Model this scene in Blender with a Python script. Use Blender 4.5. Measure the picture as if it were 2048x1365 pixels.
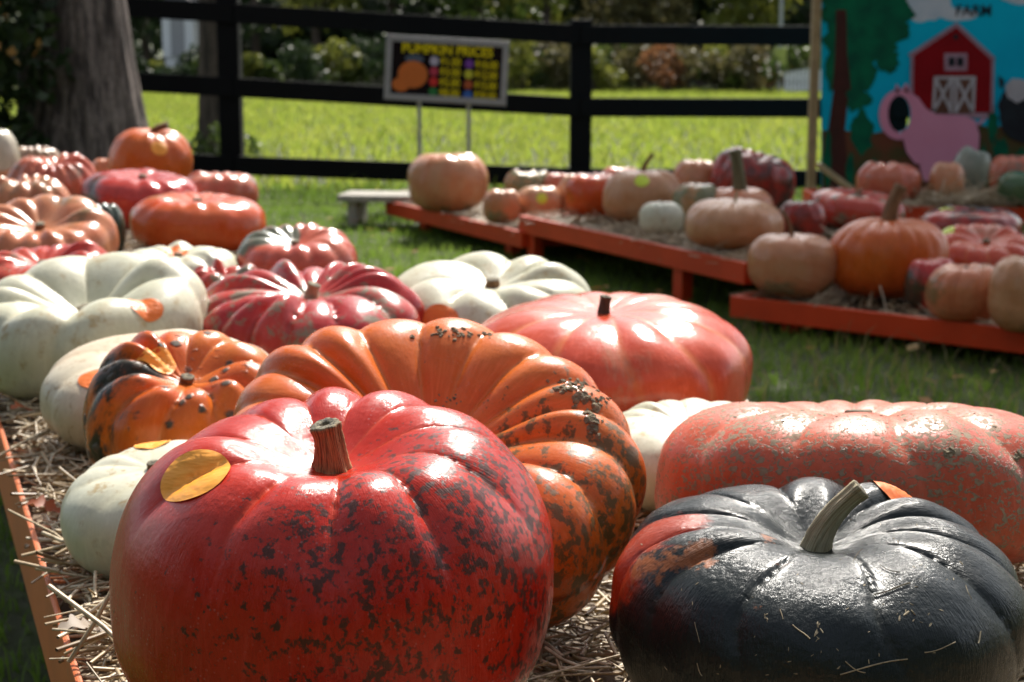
import bpy, bmesh, math, random
import numpy as np
from mathutils import Vector, Matrix
from mathutils.bvhtree import BVHTree

for o in list(bpy.data.objects):
    bpy.data.objects.remove(o)
scene = bpy.context.scene
COL = scene.collection
R = math.radians

# ---------------------------------------------------------------- camera
FPX, CX, CY = 3300.0, 1024.0, 682.5          # focal length and centre in photograph pixels
CAM_H, PITCH = 1.10, 10.0
cam_d = bpy.data.cameras.new('camera')
cam_d.sensor_width = 36.0
cam_d.lens = 36.0 * FPX / 2048.0
cam_d.clip_start = 0.05
cam_d.clip_end = 2000.0
cam_d.dof.use_dof = True
cam_d.dof.focus_distance = 1.27
cam_d.dof.aperture_fstop = 11.0
cam_d.dof.aperture_blades = 7
cam = bpy.data.objects.new('camera', cam_d)
COL.objects.link(cam)
cam.location = (0, 0, CAM_H)
cam.rotation_euler = (R(90 - PITCH), 0, 0)
scene.camera = cam

# ---------------------------------------------------------------- sky, sun, exposure
SUN_EL, SUN_AZ = 44.0, 14.0                    # azimuth from +Y towards +X: the sun stands behind the scene
world = bpy.data.worlds.new('World')
scene.world = world
world.use_nodes = True
wn = world.node_tree
bg = wn.nodes['Background']
sky = wn.nodes.new('ShaderNodeTexSky')
sky.sky_type = 'NISHITA'
sky.sun_disc = False
sky.sun_elevation = R(SUN_EL)
sky.sun_rotation = R(SUN_AZ)
sky.dust_density = 2.5
hsv = wn.nodes.new('ShaderNodeHueSaturation')      # saturation cut to take the blue cast out of the shade
hsv.inputs['Saturation'].default_value = 0.5
wn.links.new(sky.outputs[0], hsv.inputs['Color'])
wn.links.new(hsv.outputs[0], bg.inputs[0])
bg.inputs[1].default_value = 0.11
sun_d = bpy.data.lights.new('sun', 'SUN')
sun_d.energy = 4.0
sun_d.angle = R(0.53)
sun_d.color = (1.0, 0.95, 0.87)
sun = bpy.data.objects.new('sun', sun_d)
COL.objects.link(sun)
sdir = Vector((math.sin(R(SUN_AZ)) * math.cos(R(SUN_EL)), math.cos(R(SUN_AZ)) * math.cos(R(SUN_EL)), math.sin(R(SUN_EL))))
sun.rotation_euler = sdir.to_track_quat('Z', 'Y').to_euler()
sun.location = sdir * 40
vs = scene.view_settings
vs.view_transform = 'Standard'
vs.look = 'None'
vs.exposure = 0.90
vs.gamma = 1.0
scene.cycles.use_denoising = True
scene.cycles.max_bounces = 6
scene.cycles.transparent_max_bounces = 4
scene.cycles.sample_clamp_indirect = 6.0

# ---------------------------------------------------------------- helpers
cp, sp = math.cos(R(PITCH)), math.sin(R(PITCH))

def at(u, v, y):
    """point on the plane Y = y seen at photograph pixel (u, v)"""
    a = (CY - v) / FPX
    zc = y / (cp + a * sp)
    return Vector(((u - CX) / FPX * zc, y, CAM_H - zc * sp + zc * a * cp))

def project(P):
    zc = P[:, 1] * cp - (P[:, 2] - CAM_H) * sp
    up = P[:, 1] * sp + (P[:, 2] - CAM_H) * cp
    return CX + FPX * P[:, 0] / zc, CY - FPX * up / zc

def tag(o, label=None, cat=None, group=None, kind=None):
    if label: o['label'] = label
    if cat: o['category'] = cat
    if group: o['group'] = group
    if kind: o['kind'] = kind
    return o

def empty(name, loc, label, cat, group=None, rz=0.0):
    o = bpy.data.objects.new(name, None)
    COL.objects.link(o)
    o.empty_display_size = 0.05
    o.location = loc
    o.rotation_euler = (0, 0, rz)
    return tag(o, label, cat, group)

def link(name, me, mat, parent=None, loc=None, smooth=False):
    o = bpy.data.objects.new(name, me)
    COL.objects.link(o)
    if mat is not None and len(me.materials) == 0:
        me.materials.append(mat)
    if smooth:
        me.polygons.foreach_set('use_smooth', [True] * len(me.polygons))
    if parent is not None:
        o.parent = parent
    if loc is not None:
        o.location = loc
    return o

def mesh_np(name, V, F):
    """V (n,3), F (m,k) with constant k"""
    V = np.asarray(V, dtype=np.float32); F = np.asarray(F, dtype=np.int32)
    me = bpy.data.meshes.new(name)
    m, k = F.shape
    me.vertices.add(len(V)); me.vertices.foreach_set('co', V.ravel())
    me.loops.add(m * k); me.loops.foreach_set('vertex_index', F.ravel())
    me.polygons.add(m)
    me.polygons.foreach_set('loop_start', np.arange(0, m * k, k, dtype=np.int32))
    me.polygons.foreach_set('loop_total', np.full(m, k, dtype=np.int32))
    me.update(calc_edges=True)
    me.validate()
    return me

def mesh_pd(name, V, F):
    me = bpy.data.meshes.new(name)
    me.from_pydata([tuple(v) for v in V], [], F)
    me.update()
    return me

def box_bm(bm, x0, x1, y0, y1, z0, z1, M=None):
    vs_ = [bm.verts.new(Vector(c) if M is None else M @ Vector(c)) for c in
           ((x0, y0, z0), (x1, y0, z0), (x1, y1, z0), (x0, y1, z0), (x0, y0, z1), (x1, y0, z1), (x1, y1, z1), (x0, y1, z1))]
    for f in ((3, 2, 1, 0), (4, 5, 6, 7), (0, 1, 5, 4), (1, 2, 6, 5), (2, 3, 7, 6), (3, 0, 4, 7)):
        bm.faces.new([vs_[i] for i in f])

def box(name, x0, x1, y0, y1, z0, z1, mat, parent=None, bevel=0.0, loc=None):
    bm = bmesh.new()
    box_bm(bm, x0, x1, y0, y1, z0, z1)
    if bevel > 0:
        bmesh.ops.bevel(bm, geom=bm.edges[:], offset=bevel, segments=2, affect='EDGES', profile=0.6)
    me = bpy.data.meshes.new(name)
    bm.to_mesh(me); bm.free()
    return link(name, me, mat, parent, loc)

def beam(name, a, b, h, t, mat, parent=None, bevel=0.004):
    """board from a to b (centre line), height h, thickness t"""
    a, b = Vector(a), Vector(b)
    d = b - a
    L = d.length
    X = d.normalized()
    Y = Vector((0, 0, 1)).cross(X).normalized()
    if Y.length < 0.5: Y = Vector((0, 1, 0))
    Z = X.cross(Y)
    M = Matrix(((X.x, Y.x, Z.x, a.x), (X.y, Y.y, Z.y, a.y), (X.z, Y.z, Z.z, a.z), (0, 0, 0, 1)))
    bm = bmesh.new()
    box_bm(bm, 0, L, -t / 2, t / 2, -h / 2, h / 2)
    if bevel > 0:
        bmesh.ops.bevel(bm, geom=bm.edges[:], offset=bevel, segments=2, affect='EDGES', profile=0.6)
    bm.transform(M)
    me = bpy.data.meshes.new(name)
    bm.to_mesh(me); bm.free()
    return link(name, me, mat, parent)

# ---------------------------------------------------------------- materials
class NT:
    def __init__(s, name):
        s.m = bpy.data.materials.new(name)
        s.m.use_nodes = True
        s.t = s.m.node_tree
        s.b = s.t.nodes['Principled BSDF']
        s.out = s.t.nodes['Material Output']
    def n(s, typ, **kw):
        nd = s.t.nodes.new('ShaderNode' + typ)
        for k, v in kw.items(): setattr(nd, k, v)
        return nd
    def l(s, a, b): s.t.links.new(a, b)
    def put(s, sock, v):
        if isinstance(v, bpy.types.NodeSocket): s.l(v, sock)
        elif isinstance(v, (tuple, list)) and len(v) == 3 and sock.type == 'RGBA': sock.default_value = (*v, 1)
        else: sock.default_value = v
    def noise(s, vec, scale, detail=3.0, rough=0.55, dist=0.0):
        nd = s.n('TexNoise')
        s.l(vec, nd.inputs['Vector'])
        nd.inputs['Scale'].default_value = scale; nd.inputs['Detail'].default_value = detail
        nd.inputs['Roughness'].default_value = rough; nd.inputs['Distortion'].default_value = dist
        return nd.outputs['Fac']
    def math(s, op, a, b=0.0, c=0.0, clamp=False):
        nd = s.n('Math', operation=op); nd.use_clamp = clamp
        s.put(nd.inputs[0], a); s.put(nd.inputs[1], b); s.put(nd.inputs[2], c)
        return nd.outputs[0]
    def step(s, v, lo, hi, a=0.0, b=1.0):
        nd = s.n('MapRange'); nd.interpolation_type = 'SMOOTHSTEP'
        s.put(nd.inputs[0], v); s.put(nd.inputs[1], lo); s.put(nd.inputs[2], hi); s.put(nd.inputs[3], a); s.put(nd.inputs[4], b)
        return nd.outputs[0]
    def mix(s, f, a, b):
        nd = s.n('Mix', data_type='RGBA')
        s.put(nd.inputs[0], f); s.put(nd.inputs[6], a); s.put(nd.inputs[7], b)
        return nd.outputs[2]
    def bump(s, h, strength, dist, normal=None):
        nd = s.n('Bump')
        nd.inputs['Strength'].default_value = strength; nd.inputs['Distance'].default_value = dist
        s.l(h, nd.inputs['Height'])
        if normal is not None: s.l(normal, nd.inputs['Normal'])
        return nd.outputs[0]
    def vmul(s, vec, sc):
        nd = s.n('VectorMath', operation='MULTIPLY'); s.l(vec, nd.inputs[0]); nd.inputs[1].default_value = sc
        return nd.outputs[0]
    def obj(s): return s.n('TexCoord').outputs['Object']
    def attr(s, name): return s.n('Attribute', attribute_name=name)
    def set(s, **kw):
        for k, v in kw.items(): s.put(s.b.inputs[k.replace('_', ' ')], v)
        return s.m

def simple(name, col, rough=0.6, var=0.15, scale=20.0, bump=0.0, bscale=60.0, spec=0.5, col2=None):
    t = NT(name); o = t.obj()
    f = t.noise(o, scale, 4.0)
    c2 = col2 if col2 else tuple(c * (1 - var * 2) for c in col)
    c = t.mix(t.step(f, 0.3, 0.7), c2, col)
    t.set(Base_Color=c, Roughness=rough)
    t.b.inputs['Specular IOR Level'].default_value = spec
    if bump > 0: t.l(t.bump(t.noise(o, bscale, 4.0), bump, 0.01), t.b.inputs['Normal'])
    return t.m

def leafy(name, c1, c2, trans=0.5, rough=0.5, scale=1.5):
    """leaf or blade: diffuse, sheen of gloss and light through it"""
    t = NT(name)
    g = t.n('NewGeometry')
    rnd = g.outputs['Random Per Island']
    f = t.noise(g.outputs['Position'], scale, 2.0)
    col = t.mix(t.math('ADD', t.math('MULTIPLY', rnd, 0.6), t.math('MULTIPLY', t.step(f, 0.3, 0.7), 0.4)), c1, c2)
    t.set(Base_Color=col, Roughness=rough)
    t.b.inputs['Specular IOR Level'].default_value = 0.3
    tr = t.n('BsdfTranslucent')
    hs = t.n('HueSaturation'); hs.inputs['Value'].default_value = 1.25; hs.inputs['Hue'].default_value = 0.488
    t.l(col, hs.inputs['Color']); t.l(hs.outputs[0], tr.inputs[0])
    ms = t.n('MixShader'); ms.inputs[0].default_value = trans
    t.l(t.b.outputs[0], ms.inputs[1]); t.l(tr.outputs[0], ms.inputs[2]); t.l(ms.outputs[0], t.out.inputs[0])
    return t.m

def rind_mat(name, c1, c2, groove=None, g_amt=0.5, spot=(0.03, 0.035, 0.02), spot_amt=0.0, spot_scale=38.0, side=None, soft=0.03,
             patch=None, patch_amt=0.0, patch_scale=7.0, pside=None, rough=0.30, streak=0.10, bump=0.12, scab=0.0, wart=0.0, coat=0.0, bloom=0.05, pores=1.0, psoft=0.06):
    """pumpkin rind: two-tone skin, paler or darker grooves, specks, big patches, corky scabs"""
    t = NT(name); o = t.obj()
    rv = t.attr('rv').outputs['Vector']; gr = t.attr('groove').outputs['Fac']
    seed = t.n('ObjectInfo').outputs['Random']
    ofs = t.n('VectorMath', operation='ADD'); t.l(o, ofs.inputs[0])
    cmb = t.n('CombineXYZ'); t.l(t.math('MULTIPLY', seed, 37.0), cmb.inputs[0]); t.l(t.math('MULTIPLY', seed, 11.0), cmb.inputs[1])
    t.l(cmb.outputs[0], ofs.inputs[1]); P = ofs.outputs[0]
    col = t.mix(t.step(t.noise(P, 9.0, 4.0), 0.34, 0.66), c1, c2)
    st = t.noise(t.vmul(rv, (14.0, 14.0, 2.6)), 2.0, 4.0, 0.6)
    stf = t.noise(t.vmul(rv, (60.0, 60.0, 5.0)), 2.0, 3.0, 0.6)
    col = t.mix(t.math('MULTIPLY', t.step(st, 0.45, 0.75), streak * 2.2, clamp=True), col, tuple(min(1, c * 1.35 + 0.05) for c in c2))
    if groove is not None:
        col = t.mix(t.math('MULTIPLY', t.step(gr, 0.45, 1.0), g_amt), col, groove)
    def mask(sd):
        if sd is None: return None
        nrm = t.n('VectorMath', operation='NORMALIZE')
        sub = t.n('VectorMath', operation='SUBTRACT'); t.l(o, sub.inputs[0]); sub.inputs[1].default_value = (0, 0, 0.11)
        t.l(sub.outputs[0], nrm.inputs[0])
        dt = t.n('VectorMath', operation='DOT_PRODUCT'); t.l(nrm.outputs[0], dt.inputs[0])
        dt.inputs[1].default_value = Vector(sd[:3]).normalized()
        return t.step(dt.outputs['Value'], sd[3], sd[4])
    rough_v = t.math('ADD', t.math('MULTIPLY', t.noise(P, 30.0, 4.0), 0.22), rough - 0.19)
    hsum = None
    if patch is not None:
        pf = t.math('ADD', t.noise(P, patch_scale, 5.0, 0.62, 0.6), t.math('MULTIPLY', st, 0.18))
        th = 0.62 - 0.34 * patch_amt + 0.09
        mk = mask(pside)
        if mk is not None:
            pf = t.math('ADD', pf, t.math('MULTIPLY', t.math('SUBTRACT', mk, 1.0), 0.45))
        pm = t.step(pf, th - psoft, th + psoft)
        col = t.mix(pm, col, t.mix(t.noise(P, 60.0, 3.0), patch, tuple(c * 0.6 for c in patch)))
    if spot_amt > 0:
        q = t.vmul(P, (1.0, 1.0, 0.8))
        sf = t.math('ADD', t.math('MULTIPLY', t.noise(q, spot_scale, 5.0, 0.68), 0.75), t.math('MULTIPLY', t.noise(P, 6.0, 2.0), 0.25))
        th = 0.66 - 0.2 * spot_amt
        mk = mask(side)
        if mk is not None:
            sf = t.math('ADD', sf, t.math('MULTIPLY', t.math('SUBTRACT', mk, 1.0), 0.15))
        sm = t.step(sf, th - soft, th + soft)
        col = t.mix(t.math('MULTIPLY', sm, 0.88), col, spot)
        rough_v = t.math('ADD', rough_v, t.math('MULTIPLY', sm, 0.15))
    if wart > 0:
        w = t.n('TexVoronoi'); t.l(P, w.inputs['Vector']); w.inputs['Scale'].default_value = 44.0; w.inputs['Randomness'].default_value = 1.0
        on = t.step(t.noise(P, 13.0, 2.0), 0.575 - 0.14 * wart, 0.61 - 0.14 * wart)
        wm = t.math('MULTIPLY', t.step(t.math('ADD', w.outputs['Distance'], t.math('MULTIPLY', t.noise(P, 90.0, 3.0), 0.5)), 0.62, 0.42), on)
        col = t.mix(wm, col, t.mix(t.noise(P, 90.0, 3.0), (0.035, 0.025, 0.02), (0.16, 0.12, 0.08)))
        rough_v = t.math('ADD', rough_v, t.math('MULTIPLY', wm, 0.4))
        hsum = t.math('MULTIPLY', wm, 1.0)
    if scab > 0:
        v1 = t.noise(t.vmul(P, (1.0, 1.0, 1.5)), 120.0, 3.0, 0.6, 1.2)
        big = t.noise(P, 11.0, 3.0)
        ax = t.n('SeparateXYZ'); t.l(o, ax.inputs[0])
        hi = t.step(ax.outputs[2], 0.06, 0.18)
        sc = t.math('ADD', t.math('ADD', v1, t.math('MULTIPLY', big, 0.30)), t.math('MULTIPLY', hi, 0.05))
        sm = t.step(sc, 0.80 - 0.1 * scab, 0.83 - 0.1 * scab)
        col = t.mix(t.math('MULTIPLY', sm, 0.95), col, t.mix(t.noise(P, 200.0), (0.14, 0.10, 0.06), (0.42, 0.34, 0.22)))
        rough_v = t.math('ADD', rough_v, t.math('MULTIPLY', sm, 0.4))
        hsum = sm if hsum is None else t.math('ADD', hsum, sm)
    # blotchy skin, pale pores, scuffs
    mot = t.noise(P, 48.0, 7.0, 0.72)
    col = t.mix(t.math('MULTIPLY', t.step(mot, 0.50, 0.72), 0.30), col, tuple(k_ * 0.52 for k_ in c1))
    pv = t.n('TexVoronoi'); t.l(P, pv.inputs['Vector']); pv.inputs['Scale'].default_value = 210.0
    pore = t.math('MULTIPLY', t.step(pv.outputs['Distance'], 0.26, 0.12), t.step(t.noise(P, 21.0, 3.0), 0.48, 0.62))
    col = t.mix(t.math('MULTIPLY', pore, 0.30 * pores), col, tuple(min(0.8, k_ * 0.7 + 0.22) for k_ in c2))
    scf = t.math('MULTIPLY', t.step(t.noise(t.vmul(rv, (26.0, 26.0, 5.0)), 2.0, 6.0, 0.75, 0.5), 0.665, 0.70), t.step(t.noise(P, 7.0, 2.0), 0.52, 0.62))
    col = t.mix(t.math('MULTIPLY', scf, 0.5 * pores), col, (0.42, 0.30, 0.20))
    rough_v = t.math('ADD', rough_v, t.math('ADD', t.math('MULTIPLY', scf, 0.25), t.math('MULTIPLY', t.step(mot, 0.42, 0.7), 0.07)))
    # thin waxy bloom and dust
    dust = t.math('MULTIPLY', t.step(t.noise(P, 17.0, 6.0, 0.7), 0.5, 0.8), bloom)
    col = t.mix(dust, col, (0.55, 0.46, 0.36))
    t.set(Base_Color=col, Roughness=rough_v)
    t.b.inputs['Specular IOR Level'].default_value = 0.29
    t.b.inputs['Coat Weight'].default_value = coat * 0.5
    t.b.inputs['Coat Roughness'].default_value = 0.18
    n1 = t.bump(t.noise(P, 26.0, 3.0), 0.20, 0.006)
    n2 = t.bump(t.math('ADD', t.math('MULTIPLY', stf, 1.0), t.noise(P, 170.0, 4.0, 0.6)), bump, 0.004, n1)
    if hsum is not None: n2 = t.bump(hsum, 0.6, 0.0035, n2)
    t.l(n2, t.b.inputs['Normal'])
    return t.m

M = {}
RED = (0.46, 0.030, 0.014); RED2 = (0.55, 0.060, 0.020)
ORG = (0.60, 0.115, 0.012); ORG2 = (0.66, 0.16, 0.022)
PNK = (0.52, 0.105, 0.055); PNK2 = (0.58, 0.17, 0.09)
TAN = (0.50, 0.22, 0.10); TAN2 = (0.56, 0.29, 0.15)
WHT = (0.58, 0.56, 0.40); WHT2 = (0.63, 0.61, 0.47)
OLV = (0.13, 0.12, 0.06)
M['A'] = rind_mat('rind_red_specked', (0.47, 0.015, 0.005), (0.52, 0.024, 0.007), (0.55, 0.07, 0.012), 0.45, spot=(0.035, 0.022, 0.014), spot_amt=0.70, spot_scale=125,
                  side=(0.85, -0.40, -0.15, -0.65, 0.70), rough=0.27, streak=0.12, bump=0.2, coat=0.25, bloom=0.03)
M['B'] = rind_mat('rind_orange_dished', (0.62, 0.105, 0.010), (0.66, 0.15, 0.022), (0.70, 0.24, 0.06), 0.4, spot=(0.10, 0.075, 0.025), spot_amt=0.74, spot_scale=75,
                  side=(0.6, -0.6, -0.55, -0.5, 0.5), patch=(0.17, 0.085, 0.025), patch_amt=0.35, pside=(-0.9, -0.1, 0.2, 0.45, 0.9), rough=0.33, streak=0.16, coat=0.15)
M['C'] = rind_mat('rind_cream', (0.58, 0.57, 0.42), (0.64, 0.62, 0.48), (0.60, 0.55, 0.36), 0.3, spot=(0.42, 0.30, 0.14), spot_amt=0.34, spot_scale=60, soft=0.06, rough=0.45, streak=0.1, bloom=0.0)
M['W'] = rind_mat('rind_white', WHT, WHT2, (0.58, 0.52, 0.34), 0.35, spot=(0.45, 0.33, 0.16), spot_amt=0.30, spot_scale=40, soft=0.08, rough=0.42, streak=0.1, bloom=0.0)
M['E'] = rind_mat('rind_buff', (0.58, 0.45, 0.31), (0.62, 0.55, 0.41), (0.56, 0.44, 0.28), 0.3, spot=(0.40, 0.27, 0.14), spot_amt=0.36, spot_scale=70, soft=0.06, rough=0.5, streak=0.1, bloom=0.05)
M['D'] = rind_mat('rind_orange_warty', (0.60, 0.10, 0.010), (0.66, 0.17, 0.02), (0.45, 0.20, 0.06), 0.3, wart=1.0, patch=(0.045, 0.04, 0.025), patch_amt=0.52, patch_scale=13,
                  pside=(-0.8, -0.5, 0.25, 0.35, 0.95), rough=0.33, coat=0.1)
M['L'] = rind_mat('rind_dark_green', (0.010, 0.015, 0.015), (0.016, 0.021, 0.020), (0.030, 0.032, 0.024), 0.5, patch=(0.42, 0.045, 0.012), patch_amt=0.62, patch_scale=9,
                  pside=(-0.98, -0.02, 0.15, 0.80, 1.04), spot=(0.30, 0.09, 0.02), spot_amt=0.40, spot_scale=22, side=(-0.75, -0.5, 0.45, 0.6, 0.98), rough=0.31, streak=0.0, bump=0.32, coat=0.0, bloom=0.0, pores=0.25)
M['K'] = rind_mat('rind_salmon_scabbed', (0.52, 0.075, 0.030), (0.56, 0.11, 0.05), (0.60, 0.15, 0.07), 0.3, scab=0.72, rough=0.40, streak=0.12, bloom=0.10)
M['I'] = rind_mat('rind_coral', (0.55, 0.060, 0.022), (0.58, 0.085, 0.035), (0.66, 0.22, 0.06), 0.55, rough=0.24, streak=0.14, coat=0.2, bloom=0.10, patch=(0.60, 0.20, 0.11), patch_amt=0.05)
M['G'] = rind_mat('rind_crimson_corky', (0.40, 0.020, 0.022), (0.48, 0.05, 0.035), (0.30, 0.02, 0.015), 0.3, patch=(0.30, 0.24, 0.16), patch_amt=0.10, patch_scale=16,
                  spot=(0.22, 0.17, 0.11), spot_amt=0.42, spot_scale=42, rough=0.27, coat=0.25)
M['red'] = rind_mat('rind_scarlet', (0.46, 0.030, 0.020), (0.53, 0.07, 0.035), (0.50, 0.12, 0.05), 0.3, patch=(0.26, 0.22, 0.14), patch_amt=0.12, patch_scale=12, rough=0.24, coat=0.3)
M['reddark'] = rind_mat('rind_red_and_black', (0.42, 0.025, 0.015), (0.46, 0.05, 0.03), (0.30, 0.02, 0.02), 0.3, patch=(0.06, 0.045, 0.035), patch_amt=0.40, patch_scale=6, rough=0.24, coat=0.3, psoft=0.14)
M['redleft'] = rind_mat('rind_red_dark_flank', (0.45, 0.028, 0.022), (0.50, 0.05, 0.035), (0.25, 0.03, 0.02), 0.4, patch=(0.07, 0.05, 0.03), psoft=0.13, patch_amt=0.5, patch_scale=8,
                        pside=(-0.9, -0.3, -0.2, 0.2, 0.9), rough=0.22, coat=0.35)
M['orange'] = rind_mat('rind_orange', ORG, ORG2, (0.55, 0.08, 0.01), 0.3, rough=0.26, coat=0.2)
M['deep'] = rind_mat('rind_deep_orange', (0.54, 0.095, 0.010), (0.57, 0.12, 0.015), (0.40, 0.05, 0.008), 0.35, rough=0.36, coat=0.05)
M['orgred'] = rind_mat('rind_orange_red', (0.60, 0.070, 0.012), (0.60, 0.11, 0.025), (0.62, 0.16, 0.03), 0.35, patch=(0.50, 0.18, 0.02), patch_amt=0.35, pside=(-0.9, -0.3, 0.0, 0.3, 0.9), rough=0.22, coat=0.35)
M['peach'] = rind_mat('rind_peach', (0.58, 0.17, 0.075), (0.62, 0.25, 0.12), (0.42, 0.14, 0.06), 0.3, patch=(0.36, 0.20, 0.09), patch_amt=0.08, rough=0.28, coat=0.2)
M['tan'] = rind_mat('rind_tan', TAN, TAN2, (0.40, 0.20, 0.09), 0.35, rough=0.34, coat=0.05, bloom=0.2)
M['tanpink'] = rind_mat('rind_dusty_pink', (0.54, 0.20, 0.09), (0.56, 0.26, 0.13), (0.42, 0.18, 0.09), 0.3, patch=(0.34, 0.26, 0.14), patch_amt=0.35, patch_scale=8, pside=(0, -0.2, -1, -0.3, 0.7), rough=0.3, coat=0.15, bloom=0.25)
M['pink'] = rind_mat('rind_pink', PNK, PNK2, (0.46, 0.13, 0.07), 0.3, patch=(0.34, 0.22, 0.15), patch_amt=0.05, patch_scale=7, rough=0.24, coat=0.3, bloom=0.2)
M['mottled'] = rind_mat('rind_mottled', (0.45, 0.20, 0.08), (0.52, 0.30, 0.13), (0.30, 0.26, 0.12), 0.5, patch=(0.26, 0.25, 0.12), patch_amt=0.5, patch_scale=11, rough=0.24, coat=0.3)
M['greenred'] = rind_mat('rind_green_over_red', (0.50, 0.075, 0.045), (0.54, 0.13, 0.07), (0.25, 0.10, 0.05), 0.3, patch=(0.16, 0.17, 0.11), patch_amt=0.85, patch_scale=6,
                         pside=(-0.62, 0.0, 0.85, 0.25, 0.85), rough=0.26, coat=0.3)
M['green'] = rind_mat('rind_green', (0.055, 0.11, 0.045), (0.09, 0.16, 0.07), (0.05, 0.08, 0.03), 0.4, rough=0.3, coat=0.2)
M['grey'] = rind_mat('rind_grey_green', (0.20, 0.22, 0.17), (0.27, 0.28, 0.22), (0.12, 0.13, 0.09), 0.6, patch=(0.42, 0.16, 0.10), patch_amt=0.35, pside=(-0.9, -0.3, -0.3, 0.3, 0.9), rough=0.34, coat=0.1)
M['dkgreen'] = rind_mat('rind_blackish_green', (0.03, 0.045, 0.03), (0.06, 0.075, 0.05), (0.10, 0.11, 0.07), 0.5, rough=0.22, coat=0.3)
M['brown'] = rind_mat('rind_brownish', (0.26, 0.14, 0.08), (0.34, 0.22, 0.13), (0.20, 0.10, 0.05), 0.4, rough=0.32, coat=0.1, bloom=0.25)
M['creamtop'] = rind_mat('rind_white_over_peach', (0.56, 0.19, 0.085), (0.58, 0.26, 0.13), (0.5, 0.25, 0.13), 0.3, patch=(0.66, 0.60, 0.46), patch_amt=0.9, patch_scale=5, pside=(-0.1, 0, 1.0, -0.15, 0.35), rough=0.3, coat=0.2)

def stem_mat(name, c1, c2, dark):
    t = NT(name); o = t.obj()
    rv = t.attr('rv').outputs['Vector']
    st = t.noise(t.vmul(rv, (7.0, 7.0, 0.9)), 2.0, 5.0, 0.65)
    col = t.mix(t.step(st, 0.36, 0.60), dark, t.mix(t.noise(o, 70.0, 4.0), c1, c2))
    cap = t.attr('groove').outputs['Fac']
    col = t.mix(cap, col, t.mix(t.step(t.noise(o, 260.0, 4.0, 0.7), 0.35, 0.65), (0.05, 0.04, 0.025), (0.40, 0.34, 0.22)))
    t.set(Base_Color=col, Roughness=0.8)
    n1 = t.bump(st, 0.7, 0.006)
    t.l(t.bump(t.noise(o, 240.0, 4.0, 0.7), 0.4, 0.003, n1), t.b.inputs['Normal'])
    return t.m
M['stem_orange'] = stem_mat('stem_orange_brown', (0.56, 0.24, 0.08), (0.58, 0.36, 0.18), (0.15, 0.08, 0.035))
M['stem_straw'] = stem_mat('stem_straw', (0.58, 0.50, 0.30), (0.66, 0.60, 0.40), (0.30, 0.22, 0.11))
M['stem_green'] = stem_mat('stem_olive', (0.16, 0.15, 0.07), (0.24, 0.21, 0.11), (0.08, 0.07, 0.03))
M['stem_brown'] = stem_mat('stem_brown', (0.26, 0.12, 0.05), (0.34, 0.19, 0.09), (0.10, 0.05, 0.02))
M['stem_dark'] = stem_mat('stem_dark', (0.08, 0.07, 0.05), (0.14, 0.12, 0.08), (0.03, 0.025, 0.02))
def sticker_mat(name, c):
    t = NT(name); o = t.obj()
    col = t.mix(t.step(t.noise(o, 60.0, 3.0), 0.3, 0.8), c, tuple(min(1, k * 1.12) for k in c))
    t.set(Base_Color=col, Roughness=0.42)
    t.l(t.bump(t.noise(t.vmul(o, (0.6, 1, 2.2)), 55.0, 2.0), 0.5, 0.004), t.b.inputs['Normal'])
    return t.m
M['st_orange'] = sticker_mat('sticker_orange', (0.95, 0.36, 0.030))
M['st_dark'] = sticker_mat('sticker_dark_orange', (0.80, 0.17, 0.012))
M['st_yellow'] = sticker_mat('sticker_yellow_green', (0.62, 0.72, 0.04))
M['mud'] = simple('dried_mud', (0.30, 0.24, 0.15), 0.95, 0.25, 120.0, 0.6, 300.0)

def paint_mat(name, c, wear=(0.30, 0.20, 0.11), rough=0.5, spec=0.4):
    t = NT(name); o = t.obj()
    col = t.mix(t.step(t.noise(o, 4.0, 3.0), 0.3, 0.7), tuple(k * 0.82 for k in c), c)
    grain = t.noise(t.vmul(o, (3.0, 40.0, 40.0)), 3.0, 4.0)
    col = t.mix(t.math('MULTIPLY', t.step(t.noise(o, 26.0, 6.0, 0.7), 0.62, 0.70), 0.7), col, wear)
    t.set(Base_Color=col, Roughness=rough)
    t.b.inputs['Specular IOR Level'].default_value = spec
    t.l(t.bump(grain, 0.15, 0.004), t.b.inputs['Normal'])
    return t.m
M['tablepaint'] = paint_mat('orange_red_paint', (0.66, 0.055, 0.007))
M['tableorange'] = paint_mat('orange_paint', (0.58, 0.13, 0.022))
M['fence'] = paint_mat('black_fence_paint', (0.005, 0.005, 0.006), (0.012, 0.012, 0.012), 0.65, 0.12)
M['deckwood'] = simple('deck_plywood', (0.16, 0.11, 0.06), 0.8, 0.2, 12.0, 0.2, 50.0)
M['greywood'] = simple('weathered_wood', (0.40, 0.37, 0.31), 0.8, 0.15, 14.0, 0.3, 60.0)
M['postwood'] = simple('raw_timber', (0.34, 0.25, 0.12), 0.7, 0.15, 14.0, 0.2, 60.0)

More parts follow.
